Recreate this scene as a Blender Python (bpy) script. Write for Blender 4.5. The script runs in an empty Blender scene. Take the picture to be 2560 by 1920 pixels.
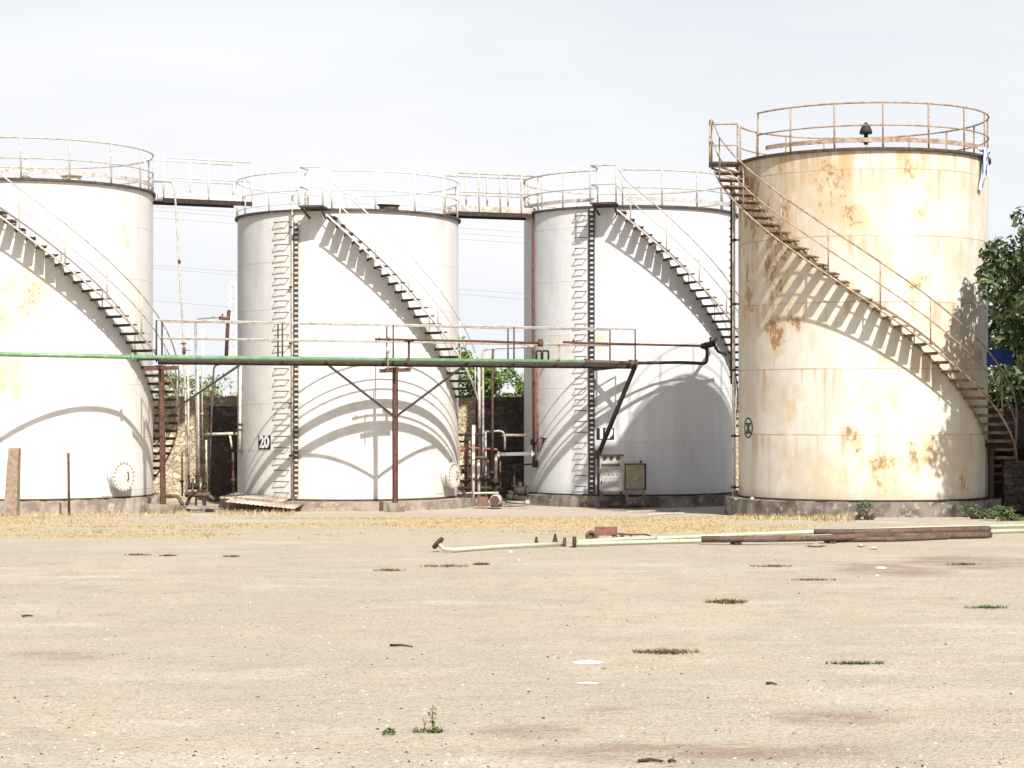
import bpy, math, random
from mathutils import Vector, Matrix, noise as mnoise
random.seed(7)
C = bpy.context.scene.collection
R = math.radians
F, CX, HZ, CAMZ = 5000.0, 1280.0, 1035.0, 2.4      # focal length and horizon in photo pixels, eye height in metres

# ------------------------------------------------------------------ helpers
def Q(px, py, d):                       # a point at real depth d seen at photo pixel px, py
    return Vector(((px - CX) / F * d, d, CAMZ + (HZ - py) / F * d))
def gz(x, y):                           # ground height
    if y < 43: b = .13
    elif y < 53: b = .13 - .31 * (y - 43) / 10
    else: b = -.18
    if 8 < y < 62 and abs(x) < 18:
        b += .018 * mnoise.noise(Vector((x * .22, y * .16, 3))) + .008 * mnoise.noise(Vector((x * 1.3, y * 1.1, 9)))
    return b
def G(px, py):                          # the ground point seen at a pixel
    d = 2.27 * F / (py - HZ)
    for _ in range(8):
        d = (CAMZ - gz((px - CX) / F * d, d)) * F / (py - HZ)
    x = (px - CX) / F * d
    return Vector((x, d, gz(x, d)))

class MB:
    def __init__(s): s.v, s.f, s.sm = [], [], []
    def add(s, vs, fs, smooth=False):
        o = len(s.v); s.v += [Vector(v) for v in vs]
        for f in fs: s.f.append([i + o for i in f]); s.sm.append(smooth)
        return s
    def box(s, c, size, rz=0, M=None):
        hx, hy, hz = size[0] / 2, size[1] / 2, size[2] / 2
        m = M if M is not None else Matrix.Rotation(rz, 3, 'Z')
        c = Vector(c)
        vs = [c + m @ Vector((x, y, z)) for z in (-hz, hz) for y in (-hy, hy) for x in (-hx, hx)]
        return s.add(vs, [(0, 2, 3, 1), (4, 5, 7, 6), (0, 1, 5, 4), (2, 6, 7, 3), (0, 4, 6, 2), (1, 3, 7, 5)])
    def bar(s, a, b, w, h=None, up=(0, 0, 1)):     # rectangular bar from a to b
        a, b = Vector(a), Vector(b); d = (b - a); L = d.length; x = d.normalized()
        u = Vector(up)
        if abs(x.dot(u)) > .95: u = Vector((0, 1, 0))
        y = u.cross(x).normalized(); z = x.cross(y)
        return s.box((a + b) / 2, (L, w, h or w), M=Matrix((x, y, z)).transposed())
    def tube(s, pts, r, n=8, closed=False):
        pts = [Vector(p) for p in pts]; N = len(pts)
        if N < 2: return s
        def tan(i):
            if closed: return (pts[(i + 1) % N] - pts[i - 1]).normalized()
            return (pts[min(i + 1, N - 1)] - pts[max(i - 1, 0)]).normalized()
        t0 = tan(0); u = Vector((0, 0, 1)) if abs(t0.z) < .9 else Vector((0, 1, 0))
        u = (u - t0 * u.dot(t0)).normalized()
        vs = []
        for i in range(N):
            t = tan(i); u = (u - t * u.dot(t)).normalized(); w = t.cross(u)
            rr = r[i] if isinstance(r, (list, tuple)) else r
            for k in range(n):
                a = 2 * math.pi * k / n
                vs.append(pts[i] + (u * math.cos(a) + w * math.sin(a)) * rr)
        fs = []
        for i in range(N if closed else N - 1):
            j = (i + 1) % N
            for k in range(n):
                l = (k + 1) % n
                fs.append((i * n + k, i * n + l, j * n + l, j * n + k))
        s.add(vs, fs, True)
        if not closed:
            o = len(s.v) - len(vs)
            s.f.append([o + k for k in range(n)][::-1]); s.sm.append(False)
            s.f.append([o + (N - 1) * n + k for k in range(n)]); s.sm.append(False)
        return s
    def cyl(s, a, b, r, n=20): return s.tube([a, b], r, n)
    def ring_band(s, r0, r1, z0, z1, a0=0, a1=360, n=96):   # rectangular section swept round the local axis
        N = max(2, int(n * abs(a1 - a0) / 360)); full = abs(a1 - a0) >= 360
        vs, fs = [], []
        for i in range(N + (0 if full else 1)):
            th = R(a0 + (a1 - a0) * i / N); sx, cy = math.sin(th), -math.cos(th)
            for (r, z) in ((r0, z0), (r1, z0), (r1, z1), (r0, z1)): vs.append((r * sx, r * cy, z))
        M = N if full else N + 1
        for i in range(N):
            j = (i + 1) % M
            for k in range(4):
                l = (k + 1) % 4
                fs.append((i * 4 + k, i * 4 + l, j * 4 + l, j * 4 + k))
        if not full: fs += [(0, 1, 2, 3), (N * 4 + 3, N * 4 + 2, N * 4 + 1, N * 4)]
        return s.add(vs, fs)
    def build(s, name, m, parent=None, loc=None, local=False):
        me = bpy.data.meshes.new(name)
        if parent is not None:
            root = parent
            off = Vector((0, 0, 0))
            while root is not None: off += root.location; root = root.parent
            if local: off = Vector((0, 0, 0))
        else:
            if loc is None:
                xs = [v.x for v in s.v]; ys = [v.y for v in s.v]
                loc = ((min(xs) + max(xs)) / 2, (min(ys) + max(ys)) / 2, min(v.z for v in s.v))
            off = Vector((0, 0, 0)) if local else Vector(loc)
        me.from_pydata([v - off for v in s.v], [], s.f)
        me.polygons.foreach_set('use_smooth', s.sm)
        me.materials.append(m); me.update()
        o = bpy.data.objects.new(name, me); C.objects.link(o)
        if parent is not None: o.parent = parent
        else: o.location = loc
        return o

def fillet(pts, rad, n=5):
    pts = [Vector(p) for p in pts]; out = [pts[0]]
    for i in range(1, len(pts) - 1):
        a, p, b = pts[i - 1], pts[i], pts[i + 1]
        d0 = min(rad, (a - p).length * .49); d1 = min(rad, (b - p).length * .49)
        s, e = p + (a - p).normalized() * d0, p + (b - p).normalized() * d1
        for k in range(n + 1):
            t = k / n; out.append(s * (1 - t) ** 2 + p * 2 * t * (1 - t) + e * t * t)
    out.append(pts[-1]); return out

def tag(o, label=None, cat=None, group=None, kind=None):
    if label: o['label'] = label
    if cat: o['category'] = cat
    if group: o['group'] = group
    if kind: o['kind'] = kind
    return o
def thing(name, label, cat, loc=(0, 0, 0), group=None):
    o = bpy.data.objects.new(name, None); o.empty_display_size = .3
    C.objects.link(o); o.location = loc
    return tag(o, label, cat, group)
def inst(src, parent, rz, dz=0):        # another copy of a part, turned about the axis of its thing
    o = src.copy(); C.objects.link(o); o.parent = parent
    o.rotation_euler = (0, 0, rz); o.location = (0, 0, dz); return o
def pol(th, r, z): t = R(th); return Vector((r * math.sin(t), -r * math.cos(t), z))
def arc(r, z, a0, a1, step=3):
    n = max(2, int(abs(a1 - a0) / step)); return [pol(a0 + (a1 - a0) * i / n, r, z) for i in range(n + 1)]

# ------------------------------------------------------------------ materials
class NT:
    def __init__(s, name):
        s.m = bpy.data.materials.new(name); s.m.use_nodes = True
        s.t = s.m.node_tree; s.t.nodes.clear()
        s.out = s.t.nodes.new('ShaderNodeOutputMaterial'); s.b = s.t.nodes.new('ShaderNodeBsdfPrincipled')
        s.t.links.new(s.b.outputs[0], s.out.inputs[0])
        s.co = s.t.nodes.new('ShaderNodeTexCoord').outputs['Object']
    def put(s, sock, v):
        if isinstance(v, bpy.types.NodeSocket): s.t.links.new(v, sock)
        elif v is not None:
            try: sock.default_value = v
            except Exception: sock.default_value = (*v, 1)
    def math(s, op, a, b=None, c=None, clamp=False):
        n = s.t.nodes.new('ShaderNodeMath'); n.operation = op; n.use_clamp = clamp
        s.put(n.inputs[0], a)
        if b is not None: s.put(n.inputs[1], b)
        if c is not None: s.put(n.inputs[2], c)
        return n.outputs[0]
    def vscale(s, v, sc):
        n = s.t.nodes.new('ShaderNodeVectorMath'); n.operation = 'MULTIPLY'
        s.put(n.inputs[0], v); n.inputs[1].default_value = sc; return n.outputs[0]
    def noise(s, scale, detail=4, stretch=(1, 1, 1), rough=.55, off=0, co=None):
        v = s.vscale(co or s.co, stretch)
        if off:
            a = s.t.nodes.new('ShaderNodeVectorMath'); a.operation = 'ADD'; s.put(a.inputs[0], v); a.inputs[1].default_value = (off, off * .7, off * 1.3); v = a.outputs[0]
        n = s.t.nodes.new('ShaderNodeTexNoise'); s.put(n.inputs['Vector'], v)
        n.inputs['Scale'].default_value = scale; n.inputs['Detail'].default_value = detail; n.inputs['Roughness'].default_value = rough
        return n.outputs['Fac']
    def ramp(s, v, lo, hi, a=0., b=1.):
        n = s.t.nodes.new('ShaderNodeMapRange'); n.interpolation_type = 'SMOOTHSTEP'
        s.put(n.inputs[0], v); n.inputs[1].default_value = lo; n.inputs[2].default_value = hi
        n.inputs[3].default_value = a; n.inputs[4].default_value = b; return n.outputs[0]
    def mix(s, f, a, b, mode='MIX'):
        n = s.t.nodes.new('ShaderNodeMix'); n.data_type = 'RGBA'; n.blend_type = mode
        s.put(n.inputs[0], f); s.put(n.inputs[6], a); s.put(n.inputs[7], b); return n.outputs[2]
    def xyz(s):
        n = s.t.nodes.new('ShaderNodeSeparateXYZ'); s.put(n.inputs[0], s.co); return n.outputs
    def bump(s, h, strength=.3, dist=.02):
        n = s.t.nodes.new('ShaderNodeBump'); n.inputs['Strength'].default_value = strength; n.inputs['Distance'].default_value = dist
        s.put(n.inputs['Height'], h); s.t.links.new(n.outputs[0], s.b.inputs['Normal'])
    def done(s, col, rough=.6, metal=0.):
        s.put(s.b.inputs['Base Color'], col); s.put(s.b.inputs['Roughness'], rough); s.b.inputs['Metallic'].default_value = metal
        s.b.inputs['Specular IOR Level'].default_value = .35
        return s.m

def c3(c): return (*c, 1)
def worn(name, a, b, scale=6, lo=.45, hi=.65, rough=.6, c=None, bump=.15, stretch=(1, 1, 1), metal=0.):
    n = NT(name)
    f = n.ramp(n.noise(scale, 5, stretch), lo, hi)
    col = n.mix(f, c3(a), c3(b))
    if c: col = n.mix(n.ramp(n.noise(scale * 3.1, 5, stretch, off=5), .55, .7), col, c3(c))
    n.bump(n.noise(scale * 6, 3), bump, .01)
    return n.done(col, rough, metal)

def shell_mat(name, base, dirt, r, course, z0, seamcol, seamw, rust, tint=None, streak=.35, field=None, seam_amt=.6, run=None):
    n = NT(name); x, y, z = n.xyz()
    st = n.ramp(n.noise(2.2, 5, (1, 1, .12)), .45, .75)
    col = n.mix(n.math('MULTIPLY', st, streak), c3(base), c3(dirt))
    bl = n.ramp(n.noise(.55, 4, off=3), .42, .7)
    if tint: col = n.mix(n.math('MULTIPLY', bl, .75), col, c3(tint))
    fine = n.noise(5, 6, (1, 1, .55), .65, off=8); grain = n.noise(16, 5, (1, 1, .6), .6, off=11)
    wn_ = n.t.nodes.new('ShaderNodeTexNoise'); n.put(wn_.inputs['Vector'], n.co); wn_.inputs['Scale'].default_value = 2.1; wn_.inputs['Detail'].default_value = 5; wn_.inputs['Roughness'].default_value = .65
    wv = n.t.nodes.new('ShaderNodeVectorMath'); wv.operation = 'MULTIPLY_ADD'; n.put(wv.inputs[0], wn_.outputs['Color']); wv.inputs[1].default_value = (1.1, 1.1, 1.1)
    wa = n.t.nodes.new('ShaderNodeVectorMath'); wa.operation = 'ADD'; n.put(wa.inputs[0], n.vscale(n.co, (1, 1, .8))); wa.inputs[1].default_value = (-.55, -.55, -.55); n.t.links.new(wa.outputs[0], wv.inputs[2])
    warp = wv.outputs[0]
    mask = None
    for (px, py, pz, rad, amt) in rust:
        d = n.t.nodes.new('ShaderNodeVectorMath'); d.operation = 'DISTANCE'
        n.put(d.inputs[0], warp); d.inputs[1].default_value = (px, py, pz * .8)
        g = n.ramp(d.outputs['Value'], rad, rad * .1, 0., amt)
        mask = g if mask is None else n.math('MAXIMUM', mask, g)
    if field:
        th = n.math('ARCTAN2', x, n.math('MULTIPLY', y, -1.))
        fa = n.math('MULTIPLY', n.ramp(th, R(field[0]), R(field[1])), n.ramp(z, field[2], field[3]))
        fa = n.math('MULTIPLY', n.math('MULTIPLY', fa, field[4]), n.ramp(n.noise(1.3, 5, (1, 1, .45), .6, off=41), .34, .58, .45, 1.))
        fa = n.math('MAXIMUM', fa, n.ramp(n.noise(.75, 4, (1, 1, .5), .6, off=44), .46, .68, 0., .52))
        mask = fa if mask is None else n.math('MAXIMUM', mask, fa)
    if mask is not None:
        soft = n.ramp(n.math('ADD', n.math('MULTIPLY', mask, .65), n.math('SUBTRACT', fine, .5)), .02, .55)
        col = n.mix(n.math('MULTIPLY', soft, .62), col, (.54, .385, .185, 1))
        hard = n.ramp(n.math('ADD', n.math('MULTIPLY', mask, .5), n.math('SUBTRACT', n.math('MULTIPLY', n.math('ADD', fine, grain), .5), .5)), .36, .48)
        col = n.mix(n.math('MULTIPLY', hard, .8), col, (.26, .125, .05, 1))
    zz = n.math('SUBTRACT', z, z0)
    if run:
        fr = n.math('FRACT', n.math('DIVIDE', zz, course))
        sn = n.noise(5.5, 4, (1, 1, .07), .6, off=51)
        rn = n.math('MULTIPLY', n.ramp(fr, .45, 1.), n.ramp(sn, .50, .68))
        rn = n.math('MAXIMUM', rn, n.math('MULTIPLY', n.ramp(z, run[0] - 1.3, run[0]), n.ramp(n.noise(4., 5, (1, 1, .10), .65, off=55), .42, .62)))
        col = n.mix(n.math('MULTIPLY', rn, run[1]), col, (.40, .25, .11, 1))
    dh = n.math('PINGPONG', zz, course / 2)
    th = n.math('ARCTAN2', x, n.math('MULTIPLY', y, -1.))
    idx = n.math('FLOOR', n.math('DIVIDE', zz, course))
    dv = n.math('PINGPONG', n.math('ADD', n.math('MULTIPLY', th, r), n.math('MULTIPLY', idx, 1.37)), 1.7)
    line = n.math('MAXIMUM', n.ramp(dh, seamw, seamw * .3), n.math('MULTIPLY', n.ramp(dv, seamw * .8, seamw * .3), .6))
    brk = n.ramp(n.noise(1.7, 3, off=2), .3, .6, .25, 1.)
    col = n.mix(n.math('MULTIPLY', n.math('MULTIPLY', line, brk), seam_amt), col, c3(seamcol))
    foot = n.math('MULTIPLY', n.ramp(n.math('ADD', z, n.math('MULTIPLY', n.noise(3, 4, (1, 1, .3), off=4), .5)), .62, .2), .55)
    col = n.mix(foot, col, c3(dirt))
    h = n.math('ADD', n.math('MULTIPLY', n.noise(1.1, 2), 1.), n.math('MULTIPLY', line, .12))
    n.bump(h, .4, .06)
    return n.done(col, .5)

M = {}
M['rail_white'] = worn('rail_white', (.66, .64, .60), (.55, .50, .44), 9, .45, .7, .5, c=(.34, .22, .15))
M['rail_cream'] = worn('rail_cream', (.50, .465, .42), (.36, .30, .255), 7, .42, .66, .6, c=(.20, .115, .075))
M['rail_rust'] = worn('rail_rust', (.40, .315, .23), (.26, .17, .11), 6, .4, .62, .7, c=(.11, .055, .035))
M['tread_dark'] = worn('tread_dark', (.06, .042, .032), (.032, .025, .022), 8, .4, .65, .8, c=(.14, .09, .06))
M['tread_tan'] = worn('tread_tan', (.22, .15, .09), (.11, .065, .042), 7, .4, .62, .75, c=(.09, .045, .025))
M['rim_dark'] = worn('rim_dark', (.045, .038, .034), (.10, .065, .042), 6, .4, .65, .7)
M['rust'] = worn('rust', (.115, .052, .036), (.065, .034, .026), 9, .4, .62, .85, c=(.20, .10, .06))
M['rust_pipe'] = worn('rust_pipe', (.125, .08, .06), (.08, .05, .04), 7, .4, .65, .8, c=(.21, .135, .09))
M['black_steel'] = worn('black_steel', (.030, .024, .022), (.065, .036, .026), 9, .45, .7, .7)
M['red_pipe'] = worn('red_pipe', (.34, .10, .07), (.19, .065, .045), 8, .42, .68, .6)
M['pale_pipe'] = worn('pale_pipe', (.60, .56, .48), (.42, .35, .27), 7, .45, .68, .6, c=(.22, .14, .09))
M['grey_pipe'] = worn('grey_pipe', (.34, .34, .33), (.24, .21, .18), 7, .45, .7, .5)
M['green_pipe'] = worn('green_pipe', (.12, .25, .13), (.18, .31, .19), 5, .4, .65, .35, c=(.10, .22, .10), bump=.05)
M['green_ground_pipe'] = worn('green_ground_pipe', (.40, .455, .32), (.46, .48, .36), 5, .4, .7, .5, c=(.28, .30, .16), bump=.08)
M['concrete'] = worn('concrete', (.32, .27, .22), (.20, .16, .13), 2.5, .38, .62, .9, c=(.42, .34, .26), bump=.5)
M['concrete_dark'] = worn('concrete_dark', (.22, .19, .16), (.10, .085, .075), 2.2, .38, .62, .9, c=(.34, .29, .23), bump=.5)
M['post_concrete'] = worn('post_concrete', (.30, .23, .175), (.20, .145, .11), 8, .4, .65, .9, c=(.40, .32, .25), bump=.5)
M['black_paint'] = worn('black_paint', (.015, .015, .015), (.03, .03, .028), 5, .5, .7, .5)
M['white_paint'] = worn('white_paint', (.78, .77, .74), (.66, .63, .58), 9, .5, .75, .5)
M['dark_green'] = worn('dark_green', (.045, .075, .05), (.03, .045, .03), 9, .45, .7, .5)
M['cover_cream'] = worn('cover_cream', (.60, .56, .47), (.48, .41, .31), 8, .45, .7, .55, c=(.30, .2, .12))
M['cabinet_grey'] = worn('cabinet_grey', (.42, .40, .38), (.33, .30, .28), 6, .4, .68, .5, c=(.2, .16, .14))
M['cabinet_olive'] = worn('cabinet_olive', (.26, .24, .15), (.20, .17, .11), 5, .4, .66, .6, c=(.13, .1, .07))
M['sheet_metal'] = worn('sheet_metal', (.50, .45, .38), (.36, .27, .2), 3, .4, .65, .6, c=(.22, .15, .1))
M['pale_grit'] = worn('pale_grit', (.52, .47, .40), (.42, .37, .30), 3, .4, .65, .9)
M['bolt_tan'] = worn('bolt_tan', (.38, .31, .23), (.27, .19, .13), 9, .4, .65, .7)
M['cover_white'] = worn('cover_white', (.60, .59, .56), (.50, .46, .40), 7, .45, .7, .55, c=(.38, .3, .22))
M['box_red'] = worn('box_red', (.22, .10, .075), (.14, .065, .05), 9, .4, .65, .8)
M['wood'] = worn('wood', (.06, .042, .03), (.035, .026, .02), 5, .4, .65, .85, stretch=(1, 1, .2))
M['bark'] = worn('bark', (.12, .09, .065), (.06, .045, .035), 6, .4, .65, .95, stretch=(1, 1, .3), bump=.6)
M['blue_sheet'] = worn('blue_sheet', (.02, .07, .33), (.012, .045, .22), 3, .4, .7, .5)
M['galv'] = worn('galv', (.62, .63, .64), (.5, .5, .5), 3, .4, .7, .5)
M['cable'] = worn('cable', (.30, .31, .33), (.24, .25, .27), 1, .4, .7, .6)
M['plastic'] = worn('plastic', (.82, .82, .80), (.7, .69, .66), 20, .45, .7, .4)
M['brick_red'] = worn('brick_red', (.21, .115, .085), (.15, .08, .06), 12, .4, .65, .9)
M['stone_pale'] = worn('stone_pale', (.48, .40, .33), (.36, .29, .23), 9, .4, .65, .95, bump=.5)

def leaf_mat(name, a, b, c):
    n = NT(name)
    g = n.t.nodes.new('ShaderNodeNewGeometry')
    col = n.mix(n.ramp(g.outputs['Random Per Island'], 0., 1.), c3(a), c3(b))
    col = n.mix(n.ramp(n.noise(.9, 3), .45, .7), col, c3(c))
    n.b.inputs['Transmission Weight'].default_value = 0.
    m = n.done(col, .36)
    tr = n.t.nodes.new('ShaderNodeBsdfTranslucent'); n.put(tr.inputs[0], n.mix(.5, col, (.25, .4, .06, 1), 'MULTIPLY'))
    ad = n.t.nodes.new('ShaderNodeMixShader'); ad.inputs[0].default_value = .22
    n.t.links.new(n.b.outputs[0], ad.inputs[1]); n.t.links.new(tr.outputs[0], ad.inputs[2]); n.t.links.new(ad.outputs[0], n.out.inputs[0])
    return m
M['leaf_dark'] = leaf_mat('leaf_dark', (.04, .068, .026), (.17, .21, .10), (.04, .066, .024))  # sunlit leaf highlights put into the lighter random colour
M['leaf_fresh'] = leaf_mat('leaf_fresh', (.13, .22, .03), (.22, .31, .06), (.08, .15, .025))
M['leaf_pale'] = leaf_mat('leaf_pale', (.24, .28, .10), (.34, .36, .17), (.16, .2, .07))
M['grass_dry'] = leaf_mat('grass_dry', (.48, .37, .20), (.58, .46, .27), (.30, .205, .105))
M['grass_brown'] = leaf_mat('grass_brown', (.16, .115, .05), (.27, .19, .09), (.11, .09, .035))
M['grass_green'] = leaf_mat('grass_green', (.07, .12, .03), (.13, .18, .05), (.05, .09, .02))

def rubble_mat(name, cols, mortar, scale, edge):
    n = NT(name)
    wn_ = n.t.nodes.new('ShaderNodeTexNoise'); n.put(wn_.inputs['Vector'], n.co); wn_.inputs['Scale'].default_value = 3.5; wn_.inputs['Detail'].default_value = 4
    wv = n.t.nodes.new('ShaderNodeVectorMath'); wv.operation = 'MULTIPLY_ADD'; n.put(wv.inputs[0], wn_.outputs['Color']); wv.inputs[1].default_value = (.6, .6, .6); n.put(wv.inputs[2], n.vscale(n.co, (1, 1, 1.5))); v = wv.outputs[0]
    vo = n.t.nodes.new('ShaderNodeTexVoronoi'); n.put(vo.inputs['Vector'], v); vo.inputs['Scale'].default_value = scale
    ve = n.t.nodes.new('ShaderNodeTexVoronoi'); ve.feature = 'DISTANCE_TO_EDGE'; n.put(ve.inputs['Vector'], v); ve.inputs['Scale'].default_value = scale
    sep = n.t.nodes.new('ShaderNodeSeparateColor'); n.put(sep.inputs[0], vo.outputs['Color'])
    col = n.mix(n.ramp(sep.outputs[0], .1, .6), c3(cols[0]), c3(cols[1]))
    col = n.mix(n.ramp(sep.outputs[1], .6, .95), col, c3(cols[2]))
    col = n.mix(n.ramp(n.noise(2.2, 5), .45, .7, 0, .6), col, c3(cols[3]))
    e = n.ramp(ve.outputs['Distance'], 0., edge)
    col = n.mix(e, c3(mortar), col)
    n.bump(n.math('ADD', e, n.noise(8, 4)), .9, .05)
    return n.done(col, .95)
M['rubble'] = rubble_mat('rubble', [(.52, .42, .28), (.42, .33, .22), (.62, .54, .38), (.38, .27, .19)], (.33, .255, .175), 5.5, .06)
M['dark_shade_stone'] = rubble_mat('dark_shade_stone', [(.11, .078, .064), (.075, .056, .048), (.15, .115, .105), (.06, .045, .04)], (.05, .04, .034), 4.2, .04)  # near-black stone, the tank shade in the gaps put into its colour

# ------------------------------------------------------------------ world, sun, camera
AZ, EL = 21., 44.
S = Vector((math.sin(R(AZ)) * math.cos(R(EL)), -math.cos(R(AZ)) * math.cos(R(EL)), math.sin(R(EL))))
sc = bpy.context.scene
w = bpy.data.worlds.new('World'); sc.world = w; w.use_nodes = True
wt = w.node_tree; bg = wt.nodes['Background']
sky = wt.nodes.new('ShaderNodeTexSky'); sky.sky_type = 'NISHITA'; sky.sun_disc = False
sky.sun_elevation = R(EL); sky.sun_rotation = R(180 - AZ); sky.air_density = 1.0; sky.dust_density = 2.5; sky.ozone_density = 1.0
hs = wt.nodes.new('ShaderNodeHueSaturation'); hs.inputs['Saturation'].default_value = .85
wt.links.new(sky.outputs[0], hs.inputs['Color'])
# pale haze lying along the horizon of the sky
wc = wt.nodes.new('ShaderNodeTexCoord'); wx = wt.nodes.new('ShaderNodeSeparateXYZ'); wt.links.new(wc.outputs['Generated'], wx.inputs[0])
mr = wt.nodes.new('ShaderNodeMapRange'); mr.interpolation_type = 'SMOOTHSTEP'; wt.links.new(wx.outputs[2], mr.inputs[0])
mr.inputs[1].default_value = .14; mr.inputs[2].default_value = .42; mr.inputs[3].default_value = 1.; mr.inputs[4].default_value = 0.
wn = wt.nodes.new('ShaderNodeTexNoise'); wn.inputs['Scale'].default_value = 3.; wn.inputs['Detail'].default_value = 5
wm = wt.nodes.new('ShaderNodeMapping'); wm.inputs['Scale'].default_value = (1, 1, 5); wt.links.new(wc.outputs['Generated'], wm.inputs[0]); wt.links.new(wm.outputs[0], wn.inputs['Vector'])
cr = wt.nodes.new('ShaderNodeMix'); cr.data_type = 'RGBA'; wr = wt.nodes.new('ShaderNodeMapRange'); wr.inputs[1].default_value = .36; wr.inputs[2].default_value = .64; wt.links.new(wn.outputs['Fac'], wr.inputs[0]); wt.links.new(wr.outputs[0], cr.inputs[0]); cr.inputs[6].default_value = (7.45, 7.65, 8.05, 1); cr.inputs[7].default_value = (8.35, 8.45, 8.6, 1)
mx = wt.nodes.new('ShaderNodeMix'); mx.data_type = 'RGBA'; wt.links.new(mr.outputs[0], mx.inputs[0]); wt.links.new(hs.outputs[0], mx.inputs[6]); wt.links.new(cr.outputs[2], mx.inputs[7])
wt.links.new(mx.outputs[2], bg.inputs[0]); bg.inputs[1].default_value = .085
sl = bpy.data.lights.new('sun', 'SUN'); sl.energy = 5.0; sl.angle = R(.8); sl.color = (1, .965, .91)
so = bpy.data.objects.new('sun', sl); C.objects.link(so); so.rotation_euler = S.to_track_quat('Z', 'Y').to_euler(); so.location = (20, -20, 40)
sc.view_settings.view_transform = 'Standard'; sc.view_settings.look = 'None'; sc.view_settings.gamma = 1; sc.view_settings.exposure = .48
cd = bpy.data.cameras.new('camera'); cd.sensor_width = 36; cd.lens = 36 * F / 2560; cd.clip_end = 5000; cd.shift_y = (HZ - 960) / 2560
cam = bpy.data.objects.new('camera', cd); C.objects.link(cam); cam.location = (0, 0, CAMZ); cam.rotation_euler = (R(90), 0, 0); sc.camera = cam

# ------------------------------------------------------------------ ground
def ss(a, b, x):
    t = max(0., min(1., (x - a) / (b - a))); return t * t * (3 - 2 * t)
def dry(x, y):                          # how much dry grass covers the ground here
    n1 = mnoise.fractal(Vector((x * .30, y * .8, 1.7)), .8, 2., 5); n2 = mnoise.noise(Vector((x * 1.3, y * 2.2, 5.)))
    px = x / y * F + CX
    far = 45.5 + (2. if px < 480 else 0) + (.8 if px > 1500 else 0)
    near = 36.6 + 1.4 * ss(500, 1000, px) - .8 * ss(1500, 1800, px)
    n3 = mnoise.noise(Vector((x * .28, 4.4, y * .1))) * 1.8
    m = ss(near - .7, near + 1.1, y + n2 * 1.1 + n3) * (1 - ss(far - 1.2, far + .6, y + n2 * 1.2))
    m *= ss(-.40, .16, n1 + .26 * ss(900, 1300, px) + .25 * n2)
    m *= 1 - ss(1980, 2130, px + 80 * n2)
    return m
def earth(x, y):                        # patches of reddish brown earth
    v = 0
    for (px, py, rx, ry) in ((2230, 1425, 130, 17), (2420, 1405, 150, 16), (2100, 1795, 140, 16), (1530, 1775, 60, 8), (120, 1270, 260, 14), (640, 1280, 110, 12), (1300, 1830, 120, 14), (1700, 1880, 400, 25), (150, 1640, 120, 12)):
        c = G(px, py); e = (CAMZ - .13) * F
        dy = (e / (py - ry - HZ) - e / (py + ry - HZ)) / 2
        q = ((x - c.x) / (rx / F * c.y)) ** 2 + ((y - c.y) / dy) ** 2
        if q < 4: v = max(v, (1 - ss(.2, 2.2, q + .9 * mnoise.noise(Vector((x * 1.5, y * 1.1, 2))))))
    return v
def span(a, b, st): return [a + (b - a) * i / round((b - a) / st) for i in range(round((b - a) / st) + 1)]
xs = [-900, -300, -120, -60, -35, -24] + span(-18, 18, .16) + [24, 35, 60, 120, 300, 900]
ys = [-80, -20, -5, 3, 8] + span(11.5, 56, .16) + [60, 66, 80, 110, 200, 500, 2500]
me = bpy.data.meshes.new('ground')
vs = [(x, y, gz(x, y)) for y in ys for x in xs]; nx = len(xs)
fs = [(j * nx + i, j * nx + i + 1, (j + 1) * nx + i + 1, (j + 1) * nx + i) for j in range(len(ys) - 1) for i in range(nx - 1)]
me.from_pydata(vs, [], fs); me.polygons.foreach_set('use_smooth', [True] * len(fs))
at = me.color_attributes.new('cover', 'FLOAT_COLOR', 'POINT')
buf = []
for (x, y, z) in vs:
    inn = 11 < y < 57 and abs(x) < 19
    buf += [dry(x, y) if inn else 0., earth(x, y) if inn else 0., 0., 1.]
at.data.foreach_set('color', buf)
n = NT('sandy_ground')
ca = n.t.nodes.new('ShaderNodeVertexColor'); ca.layer_name = 'cover'
sp = n.t.nodes.new('ShaderNodeSeparateColor'); n.put(sp.inputs[0], ca.outputs[0])
big = n.noise(.22, 4, (1, 1.6, 1)); mid = n.noise(1.6, 5, off=2); fin = n.noise(26, 4, off=4); vf = n.noise(70, 2, off=6)
col = n.mix(n.ramp(big, .35, .65), (.42, .365, .275, 1), (.475, .405, .295, 1))
col = n.mix(n.ramp(mid, .45, .72, 0, .75), col, (.355, .305, .24, 1))
col = n.mix(n.ramp(n.noise(.8, 5, (.55, 1.5, 1), .6, off=14), .52, .70, 0, .8), col, (.53, .475, .395, 1))
col = n.mix(n.ramp(n.noise(.45, 5, (.6, 1.4, 1), .6, off=17), .55, .72, 0, .6), col, (.375, .33, .27, 1))
col = n.mix(n.ramp(n.noise(9, 5, (.8, 1.2, 1), .7, off=19), .58, .70, 0, .55), col, (.25, .21, .16, 1))
col = n.mix(n.ramp(n.noise(.16, 5, (.45, 1.3, 1), .6, off=23), .50, .66, 0, .55), col, (.44, .36, .27, 1))
col = n.mix(n.ramp(n.noise(.2, 5, (.4, 1.5, 1), .6, off=27), .52, .68, 0, .7), col, (.385, .35, .285, 1))
col = n.mix(n.ramp(fin, .52, .66, 0, .6), col, (.19, .16, .125, 1))
col = n.mix(n.ramp(vf, .55, .66, 0, .8), col, (.60, .53, .43, 1))
col = n.mix(n.ramp(n.noise(38, 3, off=9), .60, .68, 0, .6), col, (.13, .105, .08, 1))
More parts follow.
